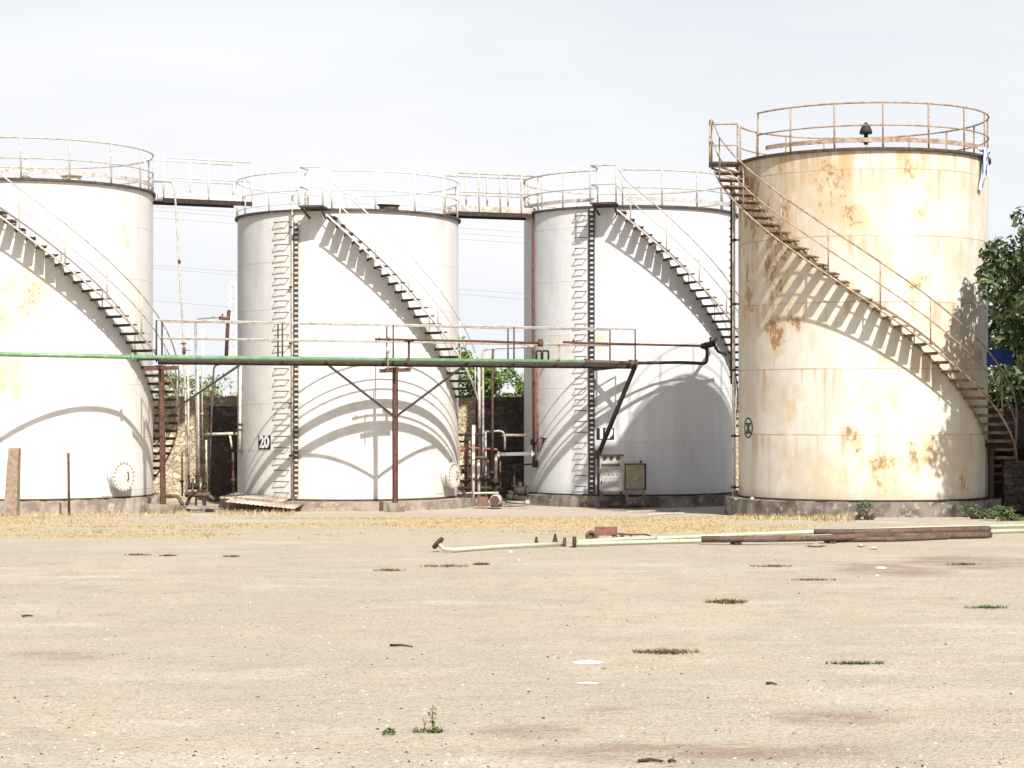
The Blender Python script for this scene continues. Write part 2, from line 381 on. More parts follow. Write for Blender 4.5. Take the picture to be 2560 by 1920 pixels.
col = n.mix(n.math('MULTIPLY', n.math('MULTIPLY', sp.outputs[1], n.ramp(n.noise(2.6, 5, (.6, 1.3, 1), .7, off=21), .32, .58)), .95), col, n.mix(n.ramp(fin, .4, .65), (.33, .245, .185, 1), (.25, .18, .135, 1)))
dcol = n.mix(n.ramp(n.noise(5, 6, (1, .5, 1), .7, off=7), .4, .66), (.52, .41, .24, 1), (.42, .31, .165, 1))
dcol = n.mix(n.ramp(n.noise(9, 5, off=12), .6, .75, 0, .8), dcol, (.20, .13, .065, 1))
dm = n.ramp(n.math('ADD', sp.outputs[0], n.math('MULTIPLY', n.math('SUBTRACT', n.noise(3.5, 5, off=1), .5), .9)), .25, .75)
col = n.mix(dm, col, dcol)
n.bump(n.math('ADD', n.math('MULTIPLY', n.noise(3.2, 6, (.7, 1.2, 1), .65, off=31), 1.6), n.math('ADD', fin, n.math('MULTIPLY', vf, .5))), .55, .04)
me.materials.append(n.done(col, .95))
go = bpy.data.objects.new('ground', me); C.objects.link(go); tag(go, kind='structure')

# ------------------------------------------------------------------ tanks
def text_mesh(mb, txt, place, size, extr=.004, off=.03):
    cu = bpy.data.curves.new('t', 'FONT'); cu.body = txt; cu.size = 1; cu.offset = off; cu.align_x = 'CENTER'; cu.align_y = 'CENTER'
    ob = bpy.data.objects.new('t', cu); C.objects.link(ob)
    dg = bpy.context.evaluated_depsgraph_get(); m = bpy.data.meshes.new_from_object(ob.evaluated_get(dg))
    vs = [v.co.copy() for v in m.vertices]; fs = [list(p.vertices) for p in m.polygons]
    bpy.data.objects.remove(ob); bpy.data.meshes.remove(m); bpy.data.curves.remove(cu)
    mb.add([place(v.x * size[0], v.y * size[1]) for v in vs], fs)
def curved(r, th, z):                   # maps flat u, v onto the shell
    return lambda u, v: pol(th + math.degrees(u / r), r, z + v)
def patch(mb, place, w, h, n=6):
    vs = []; fs = []
    for i in range(n + 1):
        for j in (0, 1): vs.append(place(-w / 2 + w * i / n, -h / 2 + h * j))
    for i in range(n): fs.append((2 * i, 2 * i + 2, 2 * i + 3, 2 * i + 1))
    mb.add(vs, fs)
def blob_disc(mb, c, nrm, r, h, n=24):  # a disc lying against a wall, standing out by h
    c = Vector(c); nrm = Vector(nrm).normalized(); mb.cyl(c, c + nrm * h, r, n)

def make_tank(spec):
    cx, cy, cz, r, H = spec['c']; rail = M[spec['rail']]
    t = thing('storage_tank', spec['label'], 'storage tank', (cx, cy, cz), 'tall cylindrical storage tanks')
    # shell
    b = MB(); n = 128; zs = [0] + [H * k / 8 for k in range(1, 9)]
    vs = [pol(360 * i / n, r, z) for z in zs for i in range(n)]
    fs = [(k * n + i, k * n + (i + 1) % n, (k + 1) * n + (i + 1) % n, (k + 1) * n + i) for k in range(8) for i in range(n)]
    b.add(vs, fs, True); b.build('shell', spec['mat'], t, local=True)
    b = MB(); vs = [pol(360 * i / 96, r + .02, H + .002) for i in range(96)] + [(0, 0, H + .32)]
    b.add(vs, [(i, (i + 1) % 96, 96) for i in range(96)], True); roof = b.build('roof', spec['mat'], t, local=True)
    b = MB(); b.ring_band(r + .002, r + .075, H - .055, H + .005); b.build('rim', M['rim_dark'], t, local=True)
    b = MB(); b.ring_band(r + .003, r + .03, -.0, .035); b.build('bottom_flange', M['rim_dark'], t, local=True)
    # guard rail round the roof
    a0, a1 = spec['ring']; rr = r + .01
    b = MB(); b.tube(arc(rr, H + spec['hr'], a0, a1), .022, 8); gr = b.build('guard_rail', rail, t, local=True)
    b = MB(); b.tube(arc(rr, H + spec['hr'] * .5, a0, a1), .018, 8); b.build('mid_rail', rail, gr, local=True)
    if spec['toe']:
        b = MB(); b.ring_band(rr - .01, rr + .012, H + .13, H + .23, a0 + (2 if spec['toe'] < 2 else 6), a1 - 2); b.build('toe_board', rail, gr, local=True)
    else:
        b = MB(); b.tube(arc(rr, H + .16, a0, a1), .012, 6); b.build('toe_rail', rail, gr, local=True)
    b = MB(); b.cyl(pol(0, rr, H), pol(0, rr, H + spec['hr']), .022, 8); p0 = b.build('post', rail, gr, local=True)
    k = round((a1 - a0) / 21.)
    for i in range(k + 1):
        if i == 0: p0.rotation_euler = (0, 0, R(a0))
        else: inst(p0, gr, R(a0 + (a1 - a0) * i / k))
    # staircase
    s = spec['stair']; th1, dth, z1, rise, nt = s; W = .66; tm = M[spec['tread']]
    def th(i): return th1 + dth * i
    def zt(i): return z1 - rise * i
    fine = [i * .5 for i in range(-1, nt * 2)]
    b = MB()
    b.tube([pol(th(i), r + W, zt(i) - .075) for i in fine], .026, 6)
    b.tube([pol(th(i), r + .045, zt(i) - .075) for i in fine], .022, 6)
    st = b.build('staircase', rail, t, local=True)
    b = MB(); b.box((0, -(r + .04 + (W - .04) / 2), -.018), (.235, W - .04, .036)); b.box((-.11, -(r + .04 + (W - .04) / 2), -.045), (.02, W - .06, .05))
    t0 = b.build('tread', tm, st, local=True)
    for i in range(nt):
        if i == 0: t0.rotation_euler = (0, 0, R(th(0))); t0.location = (0, 0, zt(0))
        else: inst(t0, st, R(th(i)), zt(i))
    hb = spec.get('srail', .95)
    la0, la1 = spec['landing']
    top = [pol(la1, r + W + .02, H + 1.02)]
    b = MB(); b.tube(top + [pol(th(i), r + W + .01, zt(i) + hb) for i in fine[2:]], .02, 8); b.build('handrail', rail, st, local=True)
    b = MB(); b.tube([pol(la1, r + W + .02, H + .52)] + [pol(th(i), r + W + .01, zt(i) + hb * .5) for i in fine[2:]], .015, 8); b.build('mid_rail', rail, st, local=True)
    b = MB(); b.cyl(pol(0, r + W + .005, -.09), pol(0, r + W + .005, hb), .019, 8); p1 = b.build('post', rail, st, local=True)
    first = True
    for i in range(spec.get('poff', 1), nt, spec.get('pevery', 4)):
        if first: p1.rotation_euler = (0, 0, R(th(i))); p1.location = (0, 0, zt(i)); first = False
        else: inst(p1, st, R(th(i)), zt(i))
    # landing
    b = MB(); b.ring_band(r + .01, r + W + .06, H - .02, H + .03, la0, la1)
    b.bar(pol(la0 + 1, r + .02, H - .25), pol(la0 + 1, r + W, H - .04), .04); b.bar(pol(la1 - 1, r + .02, H - .25), pol(la1 - 1, r + W, H - .04), .04)
    la = b.build('landing', M['rim_dark'], t, local=True)
    b = MB()
    for hgt in (1.04, .52):
        pts = [pol(la0, r + .02, H + hgt)] + arc(r + W + .04, H + hgt, la0, la1) + ([] if spec.get('lopen', True) else [pol(la1, r + .02, H + hgt)])
        b.tube(pts, .022 if hgt > 1 else .017, 8)
    for (q, rad) in ((la0, r + .02), (la0, r + W + .04), (la1, r + W + .04)): b.cyl(pol(q, rad, H + .03), pol(q, rad, H + 1.04), .022, 8)
    b.build('landing_rail', M[spec['lrail']], la, local=True)
    return t, st

SPOT_A = [(.55, -3.05, 5.0, 1.0, .8), (-.5, -3.05, 4.3, 1.5, .75), (.2, -3.1, 3.1, .9, .6), (1.0, -2.9, 3.6, .5, .4), (-.9, -3., 6.2, .8, .4), (2.75, -1.4, 6.6, .35, .45), (2.7, -1.5, 4.6, .3, .4)]
SPOT_B = [(2.6, -1.7, 7.6, .5, .4), (1.4, -2.75, 7.7, .3, .4)]
SPOT_C = [(-1.9, -2.45, 4.3, .8, .35), (-.9, -2.95, 4.4, .6, .4), (-2.3, -2.1, 3.2, .5, .3)]
SPOT_D = [(-.65, -2.90, 1.55, .42, 1.0), (.05, -2.97, .86, .55, .95), (.7, -2.89, 1.0, .5, 1.0), (-.2, -2.96, .65, .55, .9), (.45, -2.94, 1.5, .25, .6), (1.0, -2.8, 1.05, .4, .9),
          (.75, -2.87, 4.9, .5, .8), (.85, -2.84, 6.6, .45, .75), (.6, -2.9, 7.6, .6, .8), (-.75, -2.87, 6.5, .6, .8), (-2.35, -1.8, 3.9, .7, .95), (-1.95, -2.24, 4.15, .5, .9),
          (-2.0, -2.2, 2.2, .6, .6), (.1, -2.97, .1, 1.5, .62), (-1.2, -2.7, .2, 1.1, .5), (2.0, -2.2, .6, .6, .8), (1.2, -2.7, 7.2, .8, .5), (-1.2, -2.72, 7.3, 1.2, .8), (.1, -2.97, 3.2, .4, .55), (.9, -2.83, 3.1, .5, .6), (1.6, -2.5, 5.6, .9, .45)]
base_w, dirt_w = (.65, .64, .62), (.47, .44, .39)
matA = shell_mat('tank_paint_first', base_w, dirt_w, 3.1, 1.34, .2, (.42, .38, .32), .016, SPOT_A, tint=(.62, .585, .52), streak=.45, seam_amt=.55, run=(7.9, .2))
matB = shell_mat('tank_paint_second', (.64, .63, .61), dirt_w, 3.1, 1.27, .05, (.42, .38, .33), .016, SPOT_B, streak=.45, seam_amt=.6, run=(7.77, .16))
matC = shell_mat('tank_paint_third', (.63, .63, .635), (.47, .46, .44), 3.1, 1.5, .0, (.42, .40, .37), .016, SPOT_C, streak=.4, seam_amt=.5, run=(8.06, .12))
matD = shell_mat('tank_paint_rusty', (.67, .635, .565), (.43, .36, .27), 2.97, 1.515, .0, (.42, .25, .12), .02, SPOT_D, tint=(.52, .435, .32), streak=.5, field=(-14, -58, 2.4, 5.0, .88), seam_amt=.8, run=(8.04, .62))

TA, SA = make_tank(dict(c=(-12.5, 52.1, .28, 3.1, 7.9), mat=matA, rail='rail_cream', lrail='rail_cream', tread='tread_dark', hr=1.0, toe=1, ring=(-13, 333), stair=(-11.8, 4.14, 7.65, .205, 36), landing=(-25, -14),
                        label='white tank with faint yellow stains cut off by the left edge', srail=.95))
TB, SB = make_tank(dict(c=(-4.605, 56.3, .09, 3.094, 7.77), mat=matB, rail='rail_white', lrail='rail_white', tread='tread_dark', hr=1.02, toe=0, ring=(-3.5, 343), stair=(-2.3, 3.58, 7.51, .213, 23), landing=(-15.5, -5.5),
                        label='white tank marked with the number 20', srail=.95))
TC, SC = make_tank(dict(c=(3.45, 58.6, .13, 3.1, 8.06), mat=matC, rail='rail_cream', lrail='rail_cream', tread='tread_dark', hr=.99, toe=1, ring=(-7, 340), stair=(-6.8, 3.78, 7.84, .21, 29), landing=(-20, -9),
                        label='white tank marked 19 and half hidden behind the rusty tank', srail=.95))
TD, SD = make_tank(dict(c=(8.468, 48.4, .41, 2.971, 8.04), mat=matD, rail='rail_rust', lrail='rail_rust', tread='tread_tan', hr=1.03, toe=2, ring=(-64, 252), stair=(-81, 4.56, 7.79, .2, 38), landing=(-99, -86),
                        label='taller cream tank covered in orange rust stains', srail=1.0, lopen=True))

# concrete rings under the tanks
def plinth(label, t, r, gap, zb, m, jag=.02, off=(0, 0)):
    cx, cy, cz = t.location; b = MB(); n = 120; vs = []
    for i in range(n):
        a = 360 * i / n
        for (rad, z) in ((r - .3, zb - .1), (r + gap, zb - .1), (r + gap, cz - .012), (r - .3, cz - .012)):
            j = jag * mnoise.noise(Vector((i * .6, rad * 3, z * 4))) if rad > r else 0
            p = pol(a, rad + j * 2, z + (j if z > zb and rad > r else 0)); vs.append((p.x + cx + off[0], p.y + cy + off[1], p.z))
    fs = [(4 * i + k, 4 * i + (k + 1) % 4, 4 * ((i + 1) % n) + (k + 1) % 4, 4 * ((i + 1) % n) + k) for i in range(n) for k in range(4)]
    b.add(vs, fs); return tag(b.build('tank_plinth', m), label, 'plinth', 'concrete rings under the tanks')
plinth('stained rubble plinth under the tank at the left edge', TA, 3.1, .28, -.05, M['concrete'], .05)
plinth('brown concrete ring under the tank numbered 20', TB, 3.09, .50, -.2, M['concrete'], .015)
plinth('low crumbling concrete ring under the tank numbered 19', TC, 3.1, .42, -.2, M['concrete_dark'], .05)
plinth('grey concrete ring under the rusty tank', TD, 2.97, .33, .05, M['concrete_dark'], .03)

# rung ladders and level gauges on the two numbered tanks
def rungs(t, r, th, w, z0, z1, step, m):
    e = bpy.data.objects.new('rung_ladder', None); C.objects.link(e); e.parent = t
    dw = math.degrees(w / 2 / r); b = MB()
    so_ = .11
    b.tube(fillet([pol(th - dw, r - .01, 0), pol(th - dw, r + so_, 0), pol(th + dw, r + so_, 0), pol(th + dw, r - .01, 0)], .03, 3), .0125, 6)
    o = b.build('rung', m, e, local=True); z = z0; first = True
    while z < z1:
        if first: o.location = (0, 0, z); first = False
        else: inst(o, e, 0, z)
        z += step
def gauge_mat(name, dark, light, step, mid):
    n = NT(name); x, y, z = n.xyz()
    d = n.math('PINGPONG', z, step / 2)
    ok = n.ramp(d, step * .12, step * .22)
    g = n.math('ABSOLUTE', n.math('SUBTRACT', n.math('ARCTAN2', x, n.math('MULTIPLY', y, -1.)), R(mid)))
    ok = n.math('MAXIMUM', ok, n.ramp(g, R(.75), R(.95)))
    col = n.mix(ok, c3(light), n.mix(n.ramp(n.noise(1.2, 3), .4, .6), c3(dark[0]), c3(dark[1])))
    return n.done(col, .6)
GB = gauge_mat('gauge_marks_brown', ((.09, .05, .04), (.055, .05, .05)), (.60, .56, .5), .135, -21.3)
GC = gauge_mat('gauge_marks_black', ((.045, .04, .045), (.03, .03, .035)), (.60, .58, .58), .135, -22.8)
RB = 3.094
rungs(TB, RB, -30.2, .42, .2, 7.5, .302, M['rust_pipe'])
def gauge(t, r, th, w, z0, z1, m, stand=.05):
    b = MB(); dw = math.degrees(w / 2 / r); b.ring_band(r + stand, r + stand + .03, z0, z1, th - dw, th + dw, n=360)
    g = b.build('level_gauge', m, t, local=True)
    b = MB(); b.ring_band(r + .004, r + stand - .002, z0, z1, th - dw * 1.5, th - dw * 1.05, n=360); b.build('gauge_channel', M['rust'], g, local=True)
    return g
gauge(TB, RB, -21.6, .13, .12, 7.45, GB)
b = MB(); b.tube([pol(-23.6, RB + .05, -.1), pol(-23.6, RB + .05, 8.2)], .03, 8)
pB = b.build('gauge_pipe', M['rail_cream'], TB, local=True)
b = MB()
for z in (1.2, 2.6, 4.2, 5.7, 7.3): b.box(pol(-24.3, RB + .04, z), (.1, .1, .05), R(-24))
b.build('clamp', M['rust'], pB, local=True)
rungs(TC, 3.1, -29.3, .31, .25, 7.8, .302, M['rust_pipe'])
gauge(TC, 3.1, -22.8, .15, .06, 7.98, GC)
# number plates
def plate(t, r, th, z, w, h, txt, tsz):
    b = MB(); patch(b, curved(r + .012, th, z), w, h)
    p = b.build('number_plate', M['black_paint'], t, local=True)
    b = MB(); text_mesh(b, txt, curved(r + .017, th, z), tsz, off=.045); b.build('numeral', M['white_paint'], p, local=True)
plate(TB, RB, -42.2, 1.54, .50, .37, '20', (.40, .43))
plate(TC, 3.1, -16.0, 1.72, .50, .32, '19', (.44, .40))
# oval emblem on the rusty tank
b = MB(); pl = curved(2.971 + .01, -73.5, 1.66)
ov = [(math.sin(2 * math.pi * i / 28) * .25, math.cos(2 * math.pi * i / 28) * .25) for i in range(28)]
vs = [pl(x, y) for x, y in ov] + [pl(x * .82, y * .86) for x, y in ov]
b.add(vs, [(i, (i + 1) % 28, 28 + (i + 1) % 28, 28 + i) for i in range(28)])
emb = b.build('oval_emblem', M['black_paint'], TD, local=True)
b = MB(); b.add([pl(-.2, .12), pl(.2, .12), pl(.05, 0), pl(.2, -.14), pl(-.2, -.14), pl(-.05, 0)], [(0, 1, 2, 5), (5, 2, 3, 4)]); b.build('emblem_mark', M['dark_green'], emb, local=True)

# manholes
def manhole(t, r, th, z, rad, m, pm):
    b = MB(); nrm = pol(th, 1, 0); c = pol(th, r - .06, z)
    b.cyl(c, c + nrm * .26, rad * .86, 32); mh = b.build('manhole', M['cover_white'], t, local=True)
    b = MB(); b.cyl(c + nrm * .26, c + nrm * .30, rad, 40); b.cyl(c + nrm * .305, c + nrm * .335, rad, 40); cv = b.build('cover', m, mh, local=True)
    b = MB(); u = Vector((nrm.y, -nrm.x, 0))
    for i in range(20):
        a = 2 * math.pi * i / 20; q = c + nrm * .33 + (u * math.cos(a) + Vector((0, 0, 1)) * math.sin(a)) * rad * .9
        b.cyl(q, q + nrm * .03, .022, 6)
    b.build('bolt', M['bolt_tan'], mh, local=True)
    b = MB(); hp = c + nrm * .335 - u * rad * .3
    b.tube(fillet([hp + Vector((0, 0, .1)), hp + nrm * .06 + Vector((0, 0, .1)), hp + nrm * .06 - Vector((0, 0, .1)), hp - Vector((0, 0, .1))], .03), .012, 6); b.build('handle', M['rust'], cv, local=True)
    b = MB(); b.ring_band(r + .002, r + .014, z - rad * 1.35, z + rad * 1.3, th - math.degrees(rad * 1.25 / r), th + math.degrees(rad * 1.25 / r), n=240); b.build('reinforcing_plate', pm, mh, local=True)
manhole(TA, 3.1, 55, .56, .37, M['cover_white'], matA)
manhole(TB, RB, 64, .62, .36, M['cover_white'], matB)
# roof fittings
def vent(t, th, rad, z, col, s=1.):
    b = MB(); p = pol(th, rad, z); b.cyl(p, p + Vector((0, 0, .42 * s)), .07 * s, 14); b.cyl(p + Vector((0, 0, .05)), p + Vector((0, 0, .1)), .16 * s, 14)
    v = b.build('roof_vent', col, t, local=True)
    b = MB(); q = p + Vector((0, 0, .36 * s)); b.tube([q, q + Vector((0, 0, .08)), q + Vector((0, 0, .19)), q + Vector((0, 0, .26))], [.22 * s, .20 * s, .13 * s, .02], 16); b.build('cowl', col, v, local=True)
def hatch(t, th, rad, z, w, col):
    b = MB(); p = pol(th, rad, z); b.cyl(p, p + Vector((0, 0, .16)), w * .42, 20); h = b.build('roof_hatch', col, t, local=True)
    b = MB(); b.cyl(p + Vector((0, 0, .16)), p + Vector((0, 0, .2)), w / 2, 20); b.build('lid', col, h, local=True)
vent(TD, -8, 2.7, 8.15, M['black_steel'], .68); vent(TA, 10, 2.6, 7.92, M['cover_cream'], .7)
hatch(TA, 36, 2.5, 7.9, .55, M['cover_cream']); hatch(TB, 30, 2.55, 7.78, .62, M['rim_dark'])
b = MB(); p = pol(5, 2.5, 7.78); b.cyl(p, p + Vector((0, 0, .4)), .05, 10); b.tube(fillet([p + Vector((-.3, 0, .2)), p + Vector((-.28, 0, .38)), p + Vector((.28, 0, .38)), p + Vector((.3, 0, .2))], .12), .05, 10)
b.build('roof_vent', M['white_paint'], TB, local=True)

# towel hanging from the rail of the rusty tank
n = NT('towel_cloth'); x, y, z = n.xyz()
tc = n.mix(n.ramp(n.math('PINGPONG', n.math('ADD', x, .02), .07), .045, .055), (.72, .74, .76, 1), (.06, .10, .42, 1))
n.bump(n.noise(30, 3), .3, .01); towel = n.done(tc, .9)
b = MB(); cD = TD.location
for (u0, w, top, ln, drift) in ((-.07, .17, .42, .95, -.10), (.12, .17, .40, .55, .13), (.03, .15, .38, .42, .0)):
    nu, nv = 8, 14
    for side in (0, .012):
        vs = []
        for j in range(nv + 1):
            for i in range(nu + 1):
                f = j / nv; u = u0 + (i / nu - .5) * w * (1 - .25 * math.sin(f * 3)) + drift * f * f
                rr = 2.971 + .07 + .04 * (1 - f) + .018 * math.sin(i * 1.4 + j * .35) + side
                vs.append(pol(57 + math.degrees(u / 3), rr, 8.04 + top - .3 - ln * f + .25 * 0) + cD)
        fs = [(j * (nu + 1) + i, j * (nu + 1) + i + 1, (j + 1) * (nu + 1) + i + 1, (j + 1) * (nu + 1) + i) for j in range(nv) for i in range(nu)]
        b.add(vs, fs, True)
b.tube([pol(57 + k * 2, 2.971 + .06, 8.04 + .13 + .02 * math.sin(k * 2)) + cD for k in range(-2, 6)], [.03, .05, .06, .05, .06, .06, .05, .03], 8)
tag(b.build('towel', towel), 'white and blue cloth hanging over the rusty tank rim', 'towel')

# ------------------------------------------------------------------ bridges between the tank tops
def bridge(label, a, b_, m, nposts, deckm):
    a, b_ = Vector(a), Vector(b_); d = (b_ - a).normalized(); nrm = Vector((-d.y, d.x, 0)).normalized(); W = .75
    t = thing('footbridge', label, 'footbridge', (a + b_) / 2, 'footbridges joining the tank tops')
    q = MB(); q.bar(a, b_, W, .05); q.build('deck', deckm, t)
    for s in (-1, 1):
        o = nrm * s * W / 2
        q = MB(); q.bar(a + o - Vector((0, 0, .06)), b_ + o - Vector((0, 0, .06)), .05, .12); q.build('beam', M['black_steel'], t)
        q = MB(); q.bar(a + o + Vector((0, 0, .10)), b_ + o + Vector((0, 0, .10)), .012, .13); q.build('toe_board', m, t)
        q = MB(); q.tube([a + o + Vector((0, 0, 1.08)), b_ + o + Vector((0, 0, 1.08))], .024, 8); hr = q.build('handrail', m, t)
        q = MB(); q.tube([a + o + Vector((0, 0, .55)), b_ + o + Vector((0, 0, .55))], .02, 8); q.build('mid_rail', m, t)
        for i in range(nposts):
            p = a + (b_ - a) * (i / (nposts - 1)) + o
            q = MB(); q.cyl(p + Vector((0, 0, .02)), p + Vector((0, 0, 1.08)), .024, 8); q.build('post', m, t)
bridge('long white footbridge from the left edge tank to tank 20', Q(386, 497, 53.1), Q(606, 507, 55.5), M['rail_white'], 3, M['rail_white'])
bridge('rusty railed footbridge between tanks 20 and 19', Q(1128, 531, 56.4), Q(1338, 538, 57.8), M['rail_cream'], 5, M['rail_cream'])

# ------------------------------------------------------------------ pipe rack with walkway in front of the tanks
P1 = Vector((-8.68, 49.48, 0)); P2 = Vector((-3.02, 51.76, 0)); dr = (P2 - P1).normalized(); nr = Vector((-dr.y, dr.x, 0))
def onl(px, side=0.):                   # the point of the rack line seen at column px
    k = (px - CX) / F; o = P1 + nr * side
    t = (k * o.y - o.x) / (dr.x - k * dr.y); return o + dr * t
ZP = CAMZ + 1.40
rack = thing('pipe_rack', 'rusty steel pipe rack with railed walkway crossing in front of the tanks', 'pipe rack', (P2.x, P2.y, 0))
rk = lambda b, n, m: b.build(n, m, rack)
b = MB()
for s in (.12, .62): b.bar(onl(395, s) + Vector((0, 0, ZP - .115)), onl(1591, s) + Vector((0, 0, ZP - .115)), .07, .09)
rk(b, 'beam', M['black_steel'])
b = MB(); b.bar(onl(395, .60) + Vector((0, 0, ZP - .05)), onl(1588, .60) + Vector((0, 0, ZP - .05)), .24, .03); rk(b, 'plank', M['rust'])
for (px, pb, tilt) in ((403, 1, .05), (988, 1, 0.)):
    p = onl(px); q = p + dr * tilt
    b = MB(); b.bar((q.x, q.y, gz(q.x, q.y) - .05 + .25), (p.x, p.y, ZP - .2), .11, .03, up=nr); 
    for s in (-1, 1): b.bar(Vector((q.x, q.y, gz(q.x, q.y) + .2)) + dr * .055 * s, Vector((p.x, p.y, ZP - .2)) + dr * .055 * s, .015, .1, up=nr)
    rk(b, 'post', M['rust'])
    b = MB(); b.bar(p + nr * -.35 + dr * -.05 + Vector((0, 0, ZP - .24)), p + nr * .72 + Vector((0, 0, ZP - .24)), .07, .1); b.bar(p + dr * -.42 + Vector((0, 0, ZP - .29)), p + dr * .42 + Vector((0, 0, ZP - .25)), .06, .1); rk(b, 'cross_arm', M['rust'])
for (a, c) in (((408, 1043), (606, 908)), ((988, 1043), (812, 906)), ((988, 1043), (1171, 906))):
    A, B_ = onl(a[0]), onl(c[0]); b = MB()
    b.bar(Q(a[0], a[1], A.y), Q(c[0], c[1], B_.y), .055, .055); rk(b, 'brace', M['black_steel'])
b = MB(); A = onl(432, .1); b.bar(Q(434, 1030, A.y), Q(389, 1118, A.y), .06, .03); rk(b, 'brace', M['black_steel'])
E = onl(1591); A = Q(1496, 1136, 55.4)
b = MB(); b.bar(Q(1588, 915, E.y), A, .09, .09); rk(b, 'brace', M['black_steel'])
b = MB(); b.bar(Q(1590, 914, E.y), Q(1477, 925, 55.6), .07, .07); rk(b, 'cross_arm', M['black_steel'])
b = MB(); b.bar((A.x, A.y, .0), A + Vector((0, 0, .05)), .07, .07); rk(b, 'post', M['rust'])
b = MB(); b.box(A + Vector((-.02, -.02, .0)), (.14, .14, .22)); rk(b, 'bracket', M['rust'])
RT, RM = 2.335 - 1.40 + .03, 1.9 - 1.4 + .02
for s, x1 in ((0., 1588), (.72, 1525)):
    x0 = 391 if s == 0 else 405
    b = MB(); b.tube([onl(x0, s) + Vector((0, 0, ZP + RT - .04)), onl(x1, s) + Vector((0, 0, ZP + RT - .06))], .021, 8); hr = rk(b, 'handrail', M['rail_cream'])
    b = MB(); b.tube([onl(x0, s) + Vector((0, 0, ZP + RM - .03)), onl(x1, s) + Vector((0, 0, ZP + RM - .05))], .017, 8); rk(b, 'mid_rail', M['rail_cream'])
    for px in ((391, 706, 983, 1285, 1588) if s == 0 else (405, 695, 967, 1270, 1525)):
        p = onl(px, s); b = MB(); b.cyl((p.x, p.y, ZP - .12), (p.x, p.y, ZP + RT - .05), .021, 8); b.build('post', M['black_steel'] if px < 700 else M['rust'], rack)
# footing blocks
for px, lab in ((403, 'broken concrete footing block at the foot of the left rack post'), (990, 'painted concrete footing block under the middle rack post')):
    p = onl(px); b = MB(); g = gz(p.x, p.y)
    w_ = .75 if px < 500 else .5
    vs = []
    for z, k in ((g - .06, .8), (g + .16, .95), (g + .24, 1.)):
        for a in range(12):
            t_ = 2 * math.pi * a / 12; sx = max(-.75, min(.75, math.cos(t_))) * w_ / 1.5 * k; sy = max(-.75, min(.75, math.sin(t_))) * .3 * k
            j = .02 * mnoise.noise(Vector((a * 1.7, z * 9, px))); vs.append((p.x + sx + j, p.y + sy + j, z + j))
    fs = [(k * 12 + a, k * 12 + (a + 1) % 12, (k + 1) * 12 + (a + 1) % 12, (k + 1) * 12 + a) for k in range(2) for a in range(12)] + [[24 + a for a in range(12)]]
    b.add(vs, fs); tag(b.build('footing_block', M['concrete']), lab, 'concrete block', 'footings of the pipe rack')

# pipes carried by the rack
def flange(b, p, d, r, t=.03): p = Vector(p); d = Vector(d).normalized(); b.cyl(p - d * t, p + d * t, r, 16)
L0 = Vector((-13.3, 45.75, ZP)); L1 = Vector((*onl(330, -.12).xy, ZP)); L2 = Vector((*onl(1462, -.12).xy, ZP))
gp = thing('overhead_pipe', 'long green pipe running along the pipe rack', 'pipe', L1)
b = MB(); b.tube([L0, L1, L2], .053, 16); b.build('pipe', M['green_pipe'], gp)
b = MB(); flange(b, L1, dr, .11, .035); b.build('flange', M['green_pipe'], gp)
L3 = Vector((*onl(1590, -.12).xy, ZP - .02))
b = MB(); b.tube([L2 + dr * .02, L3], .055, 14); flange(b, L2 + dr * .04, dr, .085, .03); flange(b, L3 - dr * .15, dr, .095, .05); flange(b, L3, dr, .1, .03)
tag(b.build('overhead_pipe', M['rust_pipe']), 'short rusty pipe length continuing the green pipe at the rack end', 'pipe')
dC = 55.0
b = MB(); b.tube(fillet([L3 + dr * .04, Q(1700, 906, dC), Q(1767, 909, dC), Q(1768, 862, dC), Q(1790, 848, 56.0)], .12), .045, 12)
lp = b.build('pipe_loop', M['black_steel']); tag(lp, 'black pipe with an elbow turning up beside tank 19', 'pipe')
b = MB(); b.cyl(Q(1756, 866, dC), Q(1788, 858, dC), .085, 14); b.cyl(Q(1776, 862, dC), Q(1776, 843, dC), .03, 8); b.cyl(Q(1762, 865, dC), Q(1764, 865, dC), .12, 14); b.cyl(Q(1786, 863, dC), Q(1788, 863, dC), .12, 14)
b.tube(fillet([Q(1785, 862, dC + .1), Q(1796, 880, dC + .4), Q(1815, 886, dC + .8)], .1), .04, 8)
b.build('valve', M['black_steel'], lp)
dB = lambda px: onl(px, -.3).y
br = thing('brown_pipe', 'thin rusty brown pipe running above the green pipe', 'pipe', Q(1150, 853, dB(1150)))
b = MB(); b.tube([Q(938, 848, dB(938)), Q(1200, 853, dB(1200)), Q(1352, 858, dB(1352))], .03, 10); b.build('pipe', M['rust'], br)
b = MB(); b.cyl(Q(1344, 857, dB(1350)), Q(1358, 857, dB(1350)), .1, 14); b.cyl(Q(947, 847, dB(947)), Q(949, 847, dB(947)), .06, 12); b.cyl(Q(970, 848, dB(970)), Q(974, 848, dB(970)), .05, 12); b.build('flange', M['rust'], br)
b = MB(); b.tube([Q(970, 848, dB(970)), Q(970, 922, dB(970))], .022, 8); b.cyl(Q(970, 868, dB(970)), Q(970, 882, dB(970)), .05, 10); b.build('valve', M['rail_cream'], br)
b2 = thing('brown_pipe', 'thin dark brown pipe reaching the valve on tank 19', 'pipe', Q(1500, 860, dB(1500)))
b = MB(); b.tube([Q(1408, 855, dB(1408)), Q(1440, 857, dB(1440)), Q(1600, 861, dB(1600)), Q(1757, 865, dC)], .03, 10); b.build('pipe', M['rust'], b2)
b = MB(); b.box(Q(1434, 853, dB(1434)), (.06, .06, .06)); b.cyl(Q(1752, 865, dC), Q(1758, 865, dC), .075, 12); b.build('flange', M['black_steel'], b2)
